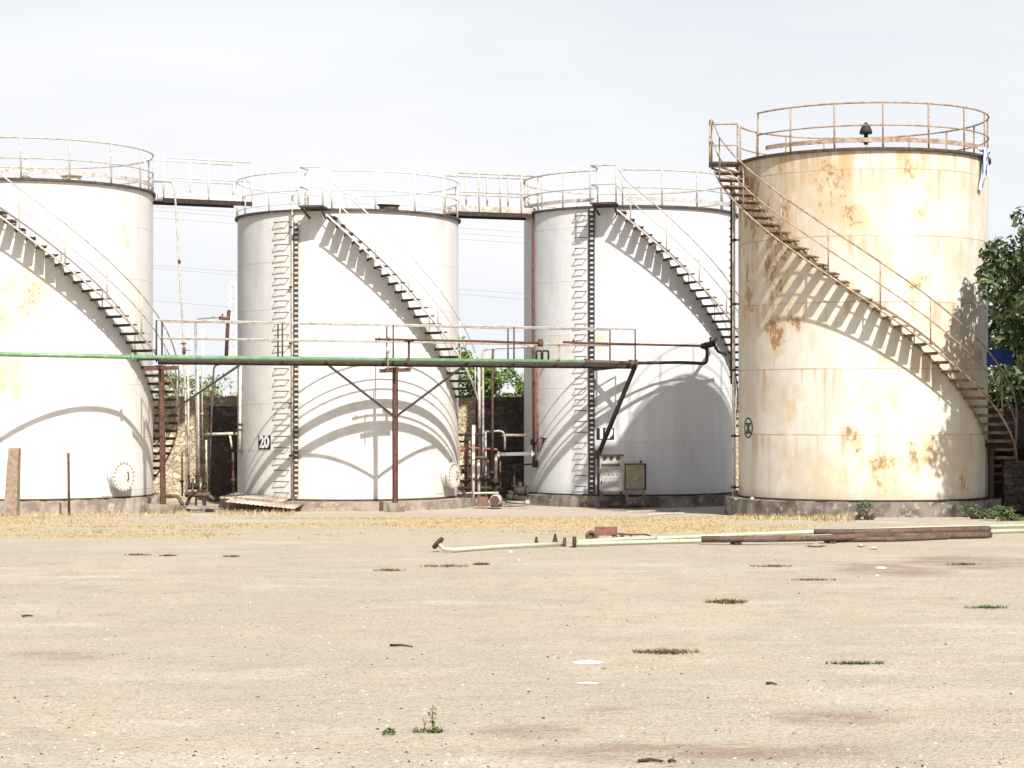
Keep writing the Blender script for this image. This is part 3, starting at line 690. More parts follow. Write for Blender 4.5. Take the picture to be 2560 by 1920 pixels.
for (px, yt, w_, m, lab) in ((1022, 852, 24, 'rust', 'rusty tee shaped support holding the brown pipe above the middle post'), (1398, 863, 30, 'rail_rust', 'orange tee shaped support near the gap between tanks 20 and 19')):
    d = onl(px, -.2).y; b = MB(); b.bar(Q(px - w_ / 2, yt, d), Q(px + w_ / 2, yt, d), .06, .05); b.bar(Q(px, yt, d), Q(px, 898 if px > 1100 else 906, d), .06, .06)
    tag(b.build('pipe_support', M[m]), lab, 'pipe support', 'tee supports on the rack')
b = MB(); d = onl(1355, .3).y
for (x0, x1) in ((1341, 1354), (1356, 1371)): b.tube(fillet([Q(x0, 905, d), Q(x0, 877, d), Q(x1, 877, d), Q(x1, 905, d)], .05), .028, 8)
tag(b.build('pipe_bends', M['black_steel']), 'pair of black inverted u pipe bends on the rack walkway', 'pipe')

# ------------------------------------------------------------------ pipes in the gap between the left tank and tank 20
def pipe(name, label, pts, r, m, rad=.12, cat='pipe', group=None, flanges=(), n=12):
    b = MB(); b.tube(fillet(pts, rad), r, n)
    for (p, d, rr) in flanges: flange(b, p, d, rr)
    o = b.build(name, M[m]); tag(o, label, cat, group); return o
V = Vector((0, 0, 1)); X = Vector((1, 0, 0))
d = 52.2
o = pipe('vent_pipe', 'tall thin pipe bent over from the top of the left edge tank', [Q(380, 454, 52.4), Q(434, 453, d), Q(440, 520, d), Q(449, 680, d), Q(459, 850, d), Q(464, 1000, d), Q(467, 1232, d)], .026, 'rail_cream', .2)
b = MB(); b.cyl(Q(459, 857, d), Q(459, 861, d), .07, 12); b.cyl(Q(460, 868, d), Q(460, 885, d), .045, 12); b.bar(Q(460, 875, d), Q(475, 876, d), .02, .02); b.bar(Q(459, 857, d), Q(460, 885, d), .03, .03); b.build('valve', M['rust'], o)
b = MB(); b.cyl(Q(448, 650, d), Q(448.5, 658, d), .04, 10); b.build('coupling', M['rust'], o)
d = 53.2
o = pipe('bent_pipe', 'dark bent pipe rising above the walkway rail left of tank 20', [Q(493, 1190, d), Q(490, 900, d), Q(489, 796, d), Q(552, 792, d), Q(572, 796, d)], .033, 'grey_pipe', .15)
b = MB(); b.bar(Q(548, 795, d), Q(574, 798, d), .11, .09); b.bar(Q(555, 785, d), Q(558, 794, d), .04, .04); b.build('bracket', M['rust'], o)
d = 53.3
b = MB(); b.tube([Q(565, 908, d), Q(570, 800, d), Q(573, 775, d)], .05, 10); tag(b.build('standpipe', M['rust']), 'leaning dark rusty standpipe beside the left side of tank 20', 'pipe')
pipe('drain_pipe', 'brownish thin pipe slanting in below the green pipe left of tank 20', [Q(570, 903, 52.9), Q(535, 915, 53.2), Q(530, 1000, 53.3), Q(522, 1236, 53.4)], .025, 'rust_pipe', .1)
o = pipe('conduit', 'cream conduit pipe down the left edge of tank 20', [Q(601, 912, 55.0), Q(600, 1058, 55.0), Q(599, 1128, 55.0)], .04, 'pale_pipe')
b = MB(); b.cyl(Q(600, 1058, 55), Q(600, 1062, 55), .08, 12); b.cyl(Q(600, 1072, 55), Q(600, 1076, 55), .06, 12); b.cyl(Q(599, 1126, 55), Q(599, 1130, 55), .08, 12); b.build('flange', M['rust'], o)
o = pipe('cross_pipe', 'pale horizontal pipe in front of the dark stone wall', [Q(508, 1086, 56), Q(596, 1084, 55.6)], .04, 'pale_pipe')
b = MB(); b.cyl(Q(563, 1084, 55.8), Q(584, 1084, 55.7), .055, 12); b.build('coupling', M['rust_pipe'], o)
b = MB(); b.tube([Q(575, 1088, 55.7), Q(580, 1122, 55.7)], .03, 10); b.build('branch', M['pale_pipe'], o)
for (px, y0, y1, r, m, lab) in ((470, 905, 1205, .03, 'rail_cream', 'cream riser pipe nearest to the left edge tank'), (494, 900, 1180, .036, 'pale_pipe', 'pale riser pipe in the middle of the gap before the rubble wall'), (443, 905, 1000, .012, 'grey_pipe', 'thin grey rod hanging below the green pipe by the left stair')):
    b = MB(); b.tube([Q(px, y0, 53.6), Q(px + 2, y1, 53.6)], r, 10); tag(b.build('riser_pipe', M[m]), lab, 'pipe', 'riser pipes left of tank 20')
for (px, y0, y1, r_, m, lab) in ((455, 1130, 1240, .025, 'rust', 'short rusty riser between the left stair and the manifold'), (505, 905, 1100, .02, 'grey_pipe', 'thin grey riser in front of the rubble wall'), (516, 1100, 1236, .03, 'pale_pipe', 'pale riser at the left edge of the dark stone wall'), (582, 1130, 1235, .03, 'rust', 'dark rusty stub against the left foot of tank 20')):
    b = MB(); b.tube([Q(px, y0, 53.7), Q(px + 1, y1, 53.7)], r_, 10); flange(b, Q(px, (y0 + y1 * 2) / 3, 53.7), V, r_ * 2.1, .03); tag(b.build('riser_pipe', M[m]), lab, 'pipe', 'riser pipes left of tank 20')
# valve manifold
mf = thing('valve_manifold', 'brown pipe header with three black valves left of tank 20', 'manifold', Q(492, 1270, 53))
b = MB(); b.tube([Q(463, 1236, 53), Q(525, 1236, 53)], .07, 14); b.tube([Q(520, 1236, 53), Q(535, 1250, 53)], .05, 10); b.build('header', M['rust_pipe'], mf)
for px in (474, 491, 511):
    b = MB(); b.cyl(Q(px, 1222, 53), Q(px, 1208, 53), .07, 12); b.cyl(Q(px - 5, 1217, 52.9), Q(px + 5, 1217, 52.9), .075, 12); v = b.build('valve', M['black_steel'], mf)
    b = MB(); b.tube([Q(px, 1208, 53), Q(px - 2, 1190, 53)], .02, 8); b.cyl(Q(px - 2, 1191, 53), Q(px - 2, 1189, 53), .07, 12); b.build('handwheel', M['rust'], v)
for px in (482, 502):
    b = MB(); b.tube([Q(px, 1232, 53.1), Q(px, 1195, 53.1)], .035, 10); b.build('stub_pipe', M['pale_pipe'], mf)
b = MB(); b.bar(Q(490, 1240, 53), Q(490, 1268, 53), .06, .06); b.bar(Q(476, 1240, 53), Q(466, 1264, 52.8), .08, .05); b.bar(Q(508, 1240, 53), Q(512, 1266, 53), .1, .06); b.build('stand', M['black_steel'], mf)
pipe('elbow_pipe', 'short rusty pipe bend on the ground by the left rack footing', [Q(412, 1240, 51.8), Q(446, 1240, 51.8), Q(456, 1262, 51.7)], .05, 'rust_pipe', .1)
b = MB(); a = Q(462, 1268, 52.0); c = Q(535, 1268, 52.2); b.bar(a, c, .7, .05); b.bar(a + Vector((.05, -.25, -.1)), a + Vector((.05, .25, -.1)), .08, .2); b.bar(c + Vector((-.1, -.25, -.1)), c + Vector((-.1, .25, -.1)), .18, .2)
tag(b.build('drain_slab', M['concrete']), 'pale slab over a dark drain below the valve manifold', 'slab')

# ------------------------------------------------------------------ pipe cluster in the gap between tanks 20 and 19
d = 56.2
GR = 'riser pipes between tanks 20 and 19'
pipe('riser_pipe', 'white riser pipe ending halfway up right of tank 20', [Q(1197, 905, d), Q(1199, 1073, d)], .04, 'pale_pipe', group=GR)
pipe('riser_pipe', 'pale riser with elbow top arching toward tank 19', [Q(1208, 1192, d), Q(1207, 905, d), Q(1206, 876, d), Q(1222, 871, d), Q(1280, 869, d + .2), Q(1334, 866, d + .6)], .036, 'rail_cream', .18, group=GR)
pipe('riser_pipe', 'rusty pink riser between the two numbered tanks', [Q(1231, 1178, d), Q(1231, 905, d), Q(1233, 874, d)], .036, 'rust_pipe', group=GR)
pipe('riser_pipe', 'short white riser with rounded top beside tank 20 manhole', [Q(1183, 1245, d - .4), Q(1184, 1062, d - .4)], .045, 'white_paint', group=GR)
pipe('riser_pipe', 'lower cream riser right beside the short white riser', [Q(1197, 1242, d - .3), Q(1196, 1150, d - .3)], .045, 'pale_pipe', group=GR)
pipe('riser_pipe', 'bent riser turning left at its top behind the pump', [Q(1158, 1144, d - .3), Q(1219, 1144, d - .3), Q(1222, 1194, d - .3)], .04, 'rust_pipe', .12, group=GR)
pipe('riser_pipe', 'short pale riser with orange elbow above the pump', [Q(1262, 1135, d), Q(1240, 1136, d), Q(1239, 1202, d)], .045, 'pale_pipe', .1, group=GR)
pipe('cross_pipe', 'thin horizontal black pipe touching tank 20 above its manhole', [Q(1146, 1087, d), Q(1212, 1086, d)], .035, 'black_steel')
pipe('cross_pipe', 'thin grey pipe with elbow turning down between the tanks', [Q(1208, 1080, d + .2), Q(1254, 1077, d + .2), Q(1262, 1086, d + .2), Q(1262, 1124, d + .2)], .03, 'grey_pipe', .12)
pipe('cross_pipe', 'horizontal orange rusted pipe against the dark wall', [Q(1256, 1088, d + .6), Q(1318, 1088, d + 1.)], .04, 'rail_rust')
pipe('cross_pipe', 'thick pale horizontal pipe leading to the red pipes', [Q(1246, 1136, d), Q(1336, 1134, d + .4)], .05, 'white_paint', flanges=((Q(1246, 1136, d), X, .09), (Q(1330, 1134, d + .35), X, .09)))
pipe('cross_pipe', 'thin rusty red pipe crossing behind the risers', [Q(1150, 1128, d + .1), Q(1168, 1119, d + .1), Q(1244, 1124, d + .1)], .03, 'red_pipe')
pipe('cross_pipe', 'thin dark pipe sloping toward tank 19 near the ground', [Q(1265, 1178, d + .5), Q(1272, 1163, d + .5), Q(1338, 1160, d + .8)], .025, 'black_steel', .08)
o = pipe('header_pipe', 'low dark header pipe along the foot of the riser cluster', [Q(1146, 1221, d - .3), Q(1252, 1219, d - .2)], .05, 'black_steel')
for (px, py) in ((1203, 1190), (1222, 1192), (1230, 1180), (1239, 1203), (1186, 1198), (1197, 1200), (1160, 1178)):
    b = MB(); b.cyl(Q(px, py - 6, d - .25), Q(px, py + 6, d - .25), .07, 12); b.cyl(Q(px, py, d - .25), Q(px, py, d - .45), .05, 10); b.build('valve', M['black_steel'], o)
b = MB(); b.bar(Q(1152, 1222, d - .3), Q(1152, 1258, d - .3), .06, .06); b.bar(Q(1240, 1222, d - .3), Q(1240, 1258, d - .3), .06, .06); b.bar(Q(1150, 1165, d - .1), Q(1182, 1165, d - .1), .03, .05); b.build('stand', M['black_steel'], o)
pipe('fire_pipe', 'bright red pipe down the left side of tank 19', [Q(1374, 911, d + .6), Q(1343, 917, d + .5), Q(1343, 1000, d + .5), Q(1345, 1130, d + .5)], .034, 'red_pipe', .1)
o = pipe('downpipe', 'dark brown downpipe on the left side of tank 19', [Q(1332, 534, 57.3), Q(1333, 900, 57.2), Q(1335, 1165, 57.2)], .04, 'rust')
for (px, y0, y1) in ((1334, 1098, 1112), (1338, 1150, 1168)): b = MB(); b.cyl(Q(px, y0, 57.1), Q(px, y1, 57.1), .09, 12); b.build('valve', M['black_steel'], o)
b = MB(); b.cyl(Q(1350, 1094, 56.8), Q(1368, 1097, 56.8), .02, 8); b.cyl(Q(1360, 1095, 56.8), Q(1360, 1098, 56.8), .1, 16); b.cyl(Q(1360, 1096, 56.8), Q(1350, 1128, 56.9), .018, 8)
tag(b.build('handwheel_valve', M['rust']), 'rusty handwheel valve beside the red pipes on tank 19', 'valve')
for (px, y0, y1, r_, m, lab) in ((1153, 1150, 1250, .03, 'pale_pipe', 'pale stub riser right against the tank 20 manhole'), (1164, 1130, 1246, .04, 'rust', 'dark rusty riser left of the short white riser'), (1174, 1098, 1240, .028, 'rail_rust', 'thin orange riser just left of the short white riser'),
        (1190, 905, 1062, .022, 'black_steel', 'thin black riser beside the white riser ending halfway'), (1214, 1080, 1240, .03, 'grey_pipe', 'grey riser right of the pale elbow topped riser'), (1250, 1140, 1225, .03, 'rust', 'short dark riser right of the orange elbow'), (1285, 1165, 1240, .035, 'black_steel', 'black stub pipe in front of the dark wall')):
    b = MB(); b.tube([Q(px, y0, d + .15), Q(px + 1, y1, d + .15)], r_, 10); flange(b, Q(px, (y0 + y1 * 2) / 3, d + .15), V, r_ * 2.1, .03); tag(b.build('riser_pipe', M[m]), lab, 'pipe', GR)
pipe('cross_pipe', 'upper rusty crossbar behind the white riser tops', [Q(1148, 1104, d + .2), Q(1178, 1104, d + .2), Q(1182, 1130, d + .2)], .03, 'rust', .08)
pipe('cross_pipe', 'second low rusty pipe just above the dark header', [Q(1147, 1203, d), Q(1246, 1201, d)], .035, 'rust')
pipe('cross_pipe', 'lowest pale pipe under the dark header', [Q(1148, 1234, d - .4), Q(1200, 1233, d - .4), Q(1246, 1232, d - .3)], .03, 'pale_pipe')
for (px, py, s_, lab) in ((1300, 1228, .16, 'dark lump of scrap machinery at the foot of the dark wall'), (1276, 1244, .12, 'small dark scrap machine part beside the motor'), (1160, 1246, .14, 'dark pump casing beside the tank 20 manhole')):
    b = MB(); c_ = Q(px, py, 55.6); b.cyl(c_ + X * -s_, c_ + X * s_, s_ * .8, 14); b.cyl(c_ + X * s_, c_ + X * (s_ + .08), s_ * 1.05, 14); b.cyl(c_, c_ + V * s_ * 1.6, s_ * .4, 10); b.box(c_ - V * s_, (s_ * 2.4, s_ * 1.6, s_ * .5)); tag(b.build('scrap_pump', M['black_steel']), lab, 'pump', 'scrap pumps by the dark wall')
# pump and motor
pm = thing('pump_motor', 'round grey motor lying on the ground right of the tank 20 plinth', 'motor', Q(1237, 1264, 54.6))
b = MB(); A = Q(1237, 1251, 54.2); b.tube([A, A + Vector((.02, .12, 0)), A + Vector((.05, .55, 0)), A + Vector((.05, .6, 0))], [.13, .16, .16, .1], 20); b.build('body', M['cabinet_grey'], pm)
b = MB(); b.tube([A + Vector((0, .0, 0)), A + Vector((0, -.03, 0))], .125, 20); b.build('end_cover', M['rust'], pm)
b = MB(); b.box(A + Vector((.05, .35, -.16)), (.3, .4, .05)); b.build('foot', M['black_steel'], pm)
b = MB(); b.box(Q(1206, 1254, 54.6), (.31, .3, .26)); tag(b.build('brick_block', M['brick_red']), 'reddish brick block between the tank 20 plinth and the motor', 'brick')
b = MB(); b.tube([Q(1266, 1254, 54.6), Q(1316, 1257, 54.3)], .03, 10); b.cyl(Q(1312, 1257, 54.3), Q(1324, 1257, 54.3), .075, 14); tag(b.build('loose_pipe', M['grey_pipe']), 'pale loose pipe with flanged end lying before the dark gap', 'pipe')

# ------------------------------------------------------------------ cabinets at tank 19
cb = thing('control_cabinet', 'grey control cabinet with three round meters in front of tank 19', 'control cabinet', Q(1530, 1262, 54.6))
dcb = 54.5; px2m = dcb / F
def rectbox(x0, y0, x1, y1, dep, front): 
    a, c = Q(x0, y0, front), Q(x1, y1, front); b = MB(); b.box(((a.x + c.x) / 2, front + dep / 2, (a.z + c.z) / 2), (c.x - a.x, dep, a.z - c.z)); return b
rectbox(1500, 1139, 1558, 1228, .35, dcb).build('body', M['cabinet_grey'], cb)
b = MB(); a, c = Q(1499, 1137, dcb), Q(1560, 1139, dcb); b.box(((a.x + c.x) / 2, dcb + .16, (a.z + c.z) / 2), (c.x - a.x, .44, .03)); b.build('cap', M['rust'], cb)
b = rectbox(1503, 1158, 1555, 1225, .012, dcb - .014); dr_ = b.build('door', M['cabinet_grey'], cb)
rectbox(1503, 1159, 1550, 1166, .006, dcb - .022).build('warning_strip', M['rust_pipe'], dr_)
b = MB(); a = Q(1504, 1206, dcb - .03); b.box(a, (.03, .03, .08)); b.build('handle', M['black_steel'], dr_)
b = MB()
for j, py in enumerate((1187, 1196, 1206, 1215)):
    for i in range(4):
        a = Q(1512 + i * 10 + (j % 2) * 3, py, dcb - .014); b.cyl(a, a + Vector((0, -.012, 0)), .016, 8)
b.build('button', M['rust_pipe'], dr_)
for px in (1512, 1528.5, 1545):
    a = Q(px, 1145, dcb); b = MB(); b.cyl(a, a + Vector((0, -.03, 0)), .05, 18); b.build('meter', M['black_steel'], cb)
b = MB()
for px in (1504, 1554):
    for y_ in (.04, .3): p = Q(px, 1228, dcb); b.bar((p.x, dcb + y_, p.z), (p.x, dcb + y_, -.1), .05, .05)
b.box((Q(1529, 1240, dcb).x, dcb + .17, -.02), (.62, .4, .14)); b.build('stand', M['black_steel'], cb)
c2 = thing('junction_cabinet', 'olive steel box with a dark frame beside the grey control cabinet', 'cabinet', Q(1588, 1258, 54.7))
rectbox(1563, 1159, 1616, 1224, .3, dcb + .05).build('body', M['black_steel'], c2)
b = rectbox(1564, 1162, 1611, 1222, .015, dcb + .033); dd = b.build('door', M['cabinet_olive'], c2)
b = MB(); a = Q(1589, 1196, dcb + .03); b.cyl(a, a + Vector((0, -.015, 0)), .02, 10); b.build('handle', M['galv'], dd)
b = MB(); a = Q(1602, 1157, dcb + .2); b.cyl(a, a + Vector((0, 0, .06)), .035, 10); b.build('lifting_eye', M['black_steel'], c2)
b = MB()
for px in (1568, 1611):
    for y_ in (.08, .32): p = Q(px, 1224, dcb); b.bar((p.x, dcb + y_, p.z), (p.x, dcb + y_, -.1), .05, .05)
b.box((Q(1589, 1240, dcb).x, dcb + .22, .02), (.46, .24, .2)); b.build('stand', M['concrete_dark'], c2)

# pale pipe with clamps on the left edge of the rusty tank
o = pipe('wall_pipe', 'pale vertical pipe with clamps up the left edge of the rusty tank', [Q(1834, 470, 48.3), Q(1834, 1248, 48.3)], .036, 'pale_pipe')
b = MB()
for y_ in (600, 760, 925, 1090, 1218): b.cyl(Q(1834, y_ - 3, 48.3), Q(1834, y_ + 3, 48.3), .065, 12); b.bar(Q(1834, y_, 48.3), Q(1846, y_, 48.4), .03, .04)
b.build('clamp', M['black_steel'], o)
b = MB(); b.tube([Q(1828, 445, 48.45), Q(1828, 960, 48.45)], .022, 8)
for k in range(26): b.box(Q(1826, 455 + k * 19.5, 48.42), (.05, .05, .035))
tag(b.build('cable_riser', M['black_steel']), 'knobbly dark cable riser just left of the pale clamped pipe', 'cable')

# ------------------------------------------------------------------ walls behind
def wall(label, p0, p1, z1, m, th=.35, ruin=0.):
    p0, p1 = Vector(p0), Vector(p1); L = (p1 - p0).length; d = (p1 - p0).normalized(); nn = Vector((-d.y, d.x, 0)); N = int(L / .3) + 1
    vs = []; fs = []
    for i in range(N + 1):
        q = p0 + d * L * i / N; zt_ = z1 + ruin * mnoise.noise(Vector((i * .7, z1, 2))) - .01 * (i % 3)
        for (o, z) in ((0, -.3), (0, zt_), (th, zt_), (th, -.3)):
            v = q + nn * o; vs.append((v.x, v.y, z))
    for i in range(N):
        for k in range(3): fs.append((4 * i + k, 4 * (i + 1) + k, 4 * (i + 1) + k + 1, 4 * i + k + 1))
    fs += [(0, 1, 2, 3), (4 * N + 3, 4 * N + 2, 4 * N + 1, 4 * N)]
    b = MB(); b.add(vs, fs); return tag(b.build('stone_wall', m), label, 'wall', 'stone walls behind the tanks')
wall('long sunlit rubble wall running behind the white tanks', (-19, 58.2, 0), (7.5, 64.6, 0), CAMZ + .55, M['rubble'], ruin=.06)
wall('dark wall with tank shade in its colour between the left edge tank and tank 20', (Q(520, 0, 59).x, 59.0, 0), (-5.2, 59.6, 0), CAMZ + .24, M['dark_shade_stone'])
wall('dark wall with tank shade in its colour in the gap right of tank 20', (Q(1196, 0, 61).x, 61.2, 0), (2.4, 61.8, 0), CAMZ + .53, M['dark_shade_stone'], ruin=.03)

# ------------------------------------------------------------------ foliage
def leaves(b, c, rad, n_, size, flat=.35, seed=0):
    rnd = random.Random(seed); c = Vector(c)
    for _ in range(n_):
        while True:
            p = Vector((rnd.uniform(-1, 1), rnd.uniform(-1, 1), rnd.uniform(-1, 1)))
            l = p.length
            if .05 < l < 1 and rnd.random() < .25 + .75 * l: break
        q = c + Vector((p.x * rad[0], p.y * rad[1], p.z * rad[2]))
        nr_ = (p.normalized() * .6 + Vector((rnd.gauss(0, .6), rnd.gauss(0, .6), rnd.gauss(0, .6) + flat))).normalized()
        u = nr_.cross(Vector((rnd.gauss(0, 1), rnd.gauss(0, 1), rnd.gauss(0, 1)))).normalized(); v = nr_.cross(u)
        s = size * rnd.uniform(.6, 1.3); wv = s * rnd.uniform(.35, .5)
        b.add([q - u * s, q + v * wv + nr_ * s * .12, q + u * s, q - v * wv + nr_ * s * .12], [(0, 1, 2), (0, 2, 3)])
def clumps(b, c, rad, nc, per, cr, size, seed, keep=None):
    rnd = random.Random(seed); c = Vector(c); k = 0
    while k < nc:
        p = Vector((rnd.uniform(-1, 1), rnd.uniform(-1, 1), rnd.uniform(-1, 1)))
        if not (.35 < p.length < 1): continue
        q = c + Vector((p.x * rad[0], p.y * rad[1], p.z * rad[2]))
        if keep and not keep(q): continue
        s = cr * rnd.uniform(.6, 1.3)
        leaves(b, q, (s, s, s * .75), per, size, seed=seed * 1000 + k); k += 1
def bush(label, c, rad, nc, per, cr, size, m, seed, name='shrub', cat='shrub', group='green shrubs behind the stone walls'):
    t = thing(name, label, cat, (c[0], c[1], -.2), group)
    b = MB(); clumps(b, c, rad, nc, per, cr, size, seed); b.build('foliage', m, t)
    b = MB(); rnd = random.Random(seed)
    for _ in range(5):
        e = Vector((c[0] + rnd.uniform(-.6, .6) * rad[0], c[1] + rnd.uniform(-.3, .3), c[2] + rnd.uniform(-.2, .6) * rad[2]))
        b.tube([(c[0] + rnd.uniform(-.2, .2), c[1], -.25), ((c[0] + e.x) / 2 + rnd.uniform(-.2, .2), c[1], (e.z) * .5), e], [.05, .035, .012], 6)
    b.build('stem', M['bark'], t)
bush('pale washed out shrub seen between left stair and riser pipes', (Q(440, 0, 66).x, 66, 2.85), (1.1, .8, .9), 34, 75, .34, .075, M['leaf_pale'], 11)
bush('sparse pale shrub just left of tank 20 above the wall', (Q(545, 0, 66.5).x, 66.5, 2.7), (1.1, .8, .85), 26, 70, .32, .075, M['leaf_pale'], 12)
bush('taller bright green shrub beside the right edge of tank 20', (Q(1165, 0, 67).x, 67, 3.2), (.8, .8, 1.7), 40, 85, .34, .08, M['leaf_fresh'], 13)
bush('bright green bush above the dark wall beside tank 19', (Q(1265, 0, 67.5).x, 67.5, 2.9), (1.15, .8, 1.1), 46, 90, .34, .08, M['leaf_fresh'], 14)
bush('low bright green bush behind the white and pink riser pipes', (Q(1212, 0, 67.2).x, 66.6, 2.9), (.9, .7, 1.15), 36, 90, .32, .08, M['leaf_fresh'], 15)

def tree(label, base, top, crown, rad, nc, per, cr, size, m, seed, keep=None, limbs=7, lobe=None):
    t = thing('tree', label, 'tree', base, 'trees at the right edge')
    b = MB(); base, top = Vector(base), Vector(top); rnd = random.Random(seed)
    mid = (base + top) / 2 + Vector((.15, 0, 0)); b.tube([base - V * .1, base + V * .3, mid, top], [.26, .19, .15, .09], 10)
    tr = b.build('trunk', M['bark'], t)
    b = MB(); cc = Vector(crown)
    for i in range(limbs):
        e = cc + Vector((rnd.uniform(-.75, .75) * rad[0], rnd.uniform(-.75, .75) * rad[1], rnd.uniform(-.5, .7) * rad[2]))
        s = base + (top - base) * rnd.uniform(.55, .98)
        b.tube([s, (s + e) / 2 + V * .25, e], [.07, .045, .012], 7)
    b.build('limb', M['bark'], t)
    b = MB(); clumps(b, crown, rad, nc, per, cr, size, seed, keep)
    for i_, lb in enumerate(lobe or ()): clumps(b, lb[0], lb[1], lb[2], per, cr, size, seed + 50 + i_)
    b.build('crown', m, t)
def away(q): return math.hypot(q.x - 8.468, q.y - 48.4) > 3.65 and not (q.x / q.y < .255 and q.z < 4.45)
tree('dark leafy tree overhanging the right side of the rusty tank', (13.0, 45.6, .1), (13.1, 45.6, 4.6), (13.6, 45.3, 5.1), (3.05, 2.2, 2.75), 175, 130, .50, .105, M['leaf_dark'], 21, away, 10, (((13.9, 41.2, 6.9), (2.1, 2.0, 2.7), 90), ((12.5, 43.2, 4.6), (1.4, 1.3, 1.9), 75)))
tree('dense dark tree standing behind the shed', (14.0, 53.8, -.1), (13.9, 53.8, 4.), (13.9, 53.8, 3.0), (2.5, 1.8, 3.4), 85, 120, .6, .13, M['leaf_dark'], 22)

bush('dark bush added to darken the sky gap between the rusty tank and the shed', (12.3, 50.9, 1.9), (1.0, .5, 2.0), 46, 90, .5, .11, M['leaf_dark'], 35, 'filler_bush', 'shrub', 'filler bush by the shed')  # bush put in to darken the open sky gap beside the shed
# shed under the trees
sh = thing('shed', 'low dark timber shed under the trees at the right edge', 'shed', (12.6, 48.5, .1))
zr = Q(2500, 1118, 47).z
b = MB(); b.box((13.35, 50.2, 1.0), (3.9, .15, 2.3)); b.box((15.2, 48.7, 1.3), (.15, 3., 2.9)); b.box((11.35, 50.0, 1.1), (.12, .6, 2.3)); b.build('wall', M['wood'], sh)
b = MB(); nn_ = 40; vs = []
for i in range(nn_ + 1):
    x_ = 11.15 + 4.3 * i / nn_
    for (y_, z_) in ((47.0, zr), (50.4, zr + .9)):
        for e in (0, .02): vs.append((x_, y_, z_ + .03 * math.sin(i * 1.6) + e))
fs = []
for i in range(nn_):
    o = i * 4; fs += [(o, o + 2, o + 6, o + 4), (o + 1, o + 5, o + 7, o + 3), (o, o + 4, o + 5, o + 1), (o + 2, o + 3, o + 7, o + 6)]
b.add(vs, fs); b.build('roof', M['wood'], sh)
for x_ in (11.3, 12.35, 13.6):
    b = MB(); b.bar((x_, 47.15, 0), (x_, 47.15, zr), .1, .1); b.build('post', M['wood'], sh)
b = MB()
for k in range(6): b.box((12.2 + .02 * (k % 2), 47.5, .2 + .2 * k), (1.1, .2, .19))
tag(b.build('brick_pier', M['dark_shade_stone']), 'dark brick pier inside the dark shed front', 'brick pier')  # pier in the same near-black stone as the dark walls
for i, (x_, top_, lab) in enumerate(((11.75, 3.3, 'thin bare pole standing left of the blue sheet'), (12.05, 3.4, 'thicker weathered pole behind the blue sheet'), (12.35, 3.2, 'weathered pole nearest the right frame edge'))):
    b = MB(); b.tube([(x_, 50.9, -.2), (x_ + .03, 50.85, 1.6), (x_, 50.8, top_)], [.07, .06, .05], 8); tag(b.build('timber_pole', M['bark']), lab, 'pole', 'timber poles behind the shed')
b = MB(); a, c = Q(2468, 872, 46.9), Q(2532, 916, 46.9); N = 8; vs = []
for j in range(N + 1):
    for i in range(N + 1):
        u, v_ = i / N, j / N; z_ = a.z + (c.z - a.z) * v_ + .06 * math.sin(u * 3) * v_ - .03 * u * (1 - v_)
        for e in (0, .015): vs.append((a.x + (c.x - a.x) * u, 46.9 + .05 * math.sin(u * 7 + v_ * 3) + e, z_))
fs = []
for j in range(N):
    for i in range(N):
        o = (j * (N + 1) + i) * 2; q_ = o + 2; r_ = o + 2 * (N + 1); t_ = r_ + 2; fs += [(o, q_, t_, r_), (o + 1, r_ + 1, t_ + 1, q_ + 1)]
b.add(vs, fs, True)
tag(b.build('blue_sheet', M['blue_sheet']), 'bright blue plastic sheet under the tree', 'plastic sheet')

# ------------------------------------------------------------------ far masts and cables
ms = thing('lattice_mast', 'faint pale lattice mast far behind tank 20', 'mast', (Q(584, 0, 200).x, 200, -.2))
cxm = Q(584, 0, 200).x; zt_ = Q(0, 702, 200).z; b = MB()
for sx in (-.3, .3):
    for sy in (-.3, .3): b.tube([(cxm + sx, 200 + sy, -.2), (cxm + sx * .8, 200 + sy * .8, zt_)], .035, 5)
b.build('leg', M['galv'], ms); b = MB(); k = 0; z_ = 0
while z_ < zt_ - .6:
    s = 1 if k % 2 else -1
    for sy in (-.28, .28): b.tube([(cxm - .28 * s, 200 + sy, z_), (cxm + .28 * s, 200 + sy, z_ + .6)], .022, 4)
    z_ += .6; k += 1
b.build('lattice', M['galv'], ms)
b = MB()
for y_ in (715, 735, 760, 800): q_ = Q(575, y_, 200); b.box(q_, (.3, .3, .5))
b.build('antenna', M['galv'], ms)
pp = thing('power_pole', 'faint distant power pole between the left edge tank and tank 20', 'power pole', (Q(507, 0, 150).x, 150, -.2))
x_ = Q(507, 0, 150).x; b = MB(); b.tube([(x_, 150, -.2), (x_, 150, Q(0, 822, 150).z)], .1, 8); b.build('pole', M['galv'], pp)
b = MB(); z_ = Q(0, 827, 150).z; b.bar((x_ - .5, 150, z_), (x_ + .5, 150, z_), .08, .08); b.build('crossarm', M['galv'], pp)
for (ya, yb, lab) in ((517, 581, 'highest overhead cable crossing the sky gaps'), (527, 595, 'second overhead cable from the top'), (545, 609, 'third overhead cable from the top'), (664, 735, 'fourth overhead cable at middle height'), (671, 749, 'fifth overhead cable just below middle height'), (752, 830, 'lowest faint overhead cable')):
    A, B_ = Q(385, ya, 100), Q(1310, yb, 100); dd_ = B_ - A; pts = []
    for i in range(41):
        f = -2 + 5 * i / 40; p = A + dd_ * f; p.z += .012 * (f - .5) ** 2 * 4; pts.append(p)
    b = MB(); b.tube(pts, .011, 5); tag(b.build('power_cable', M['cable']), lab, 'cable', 'overhead cables behind the tanks')

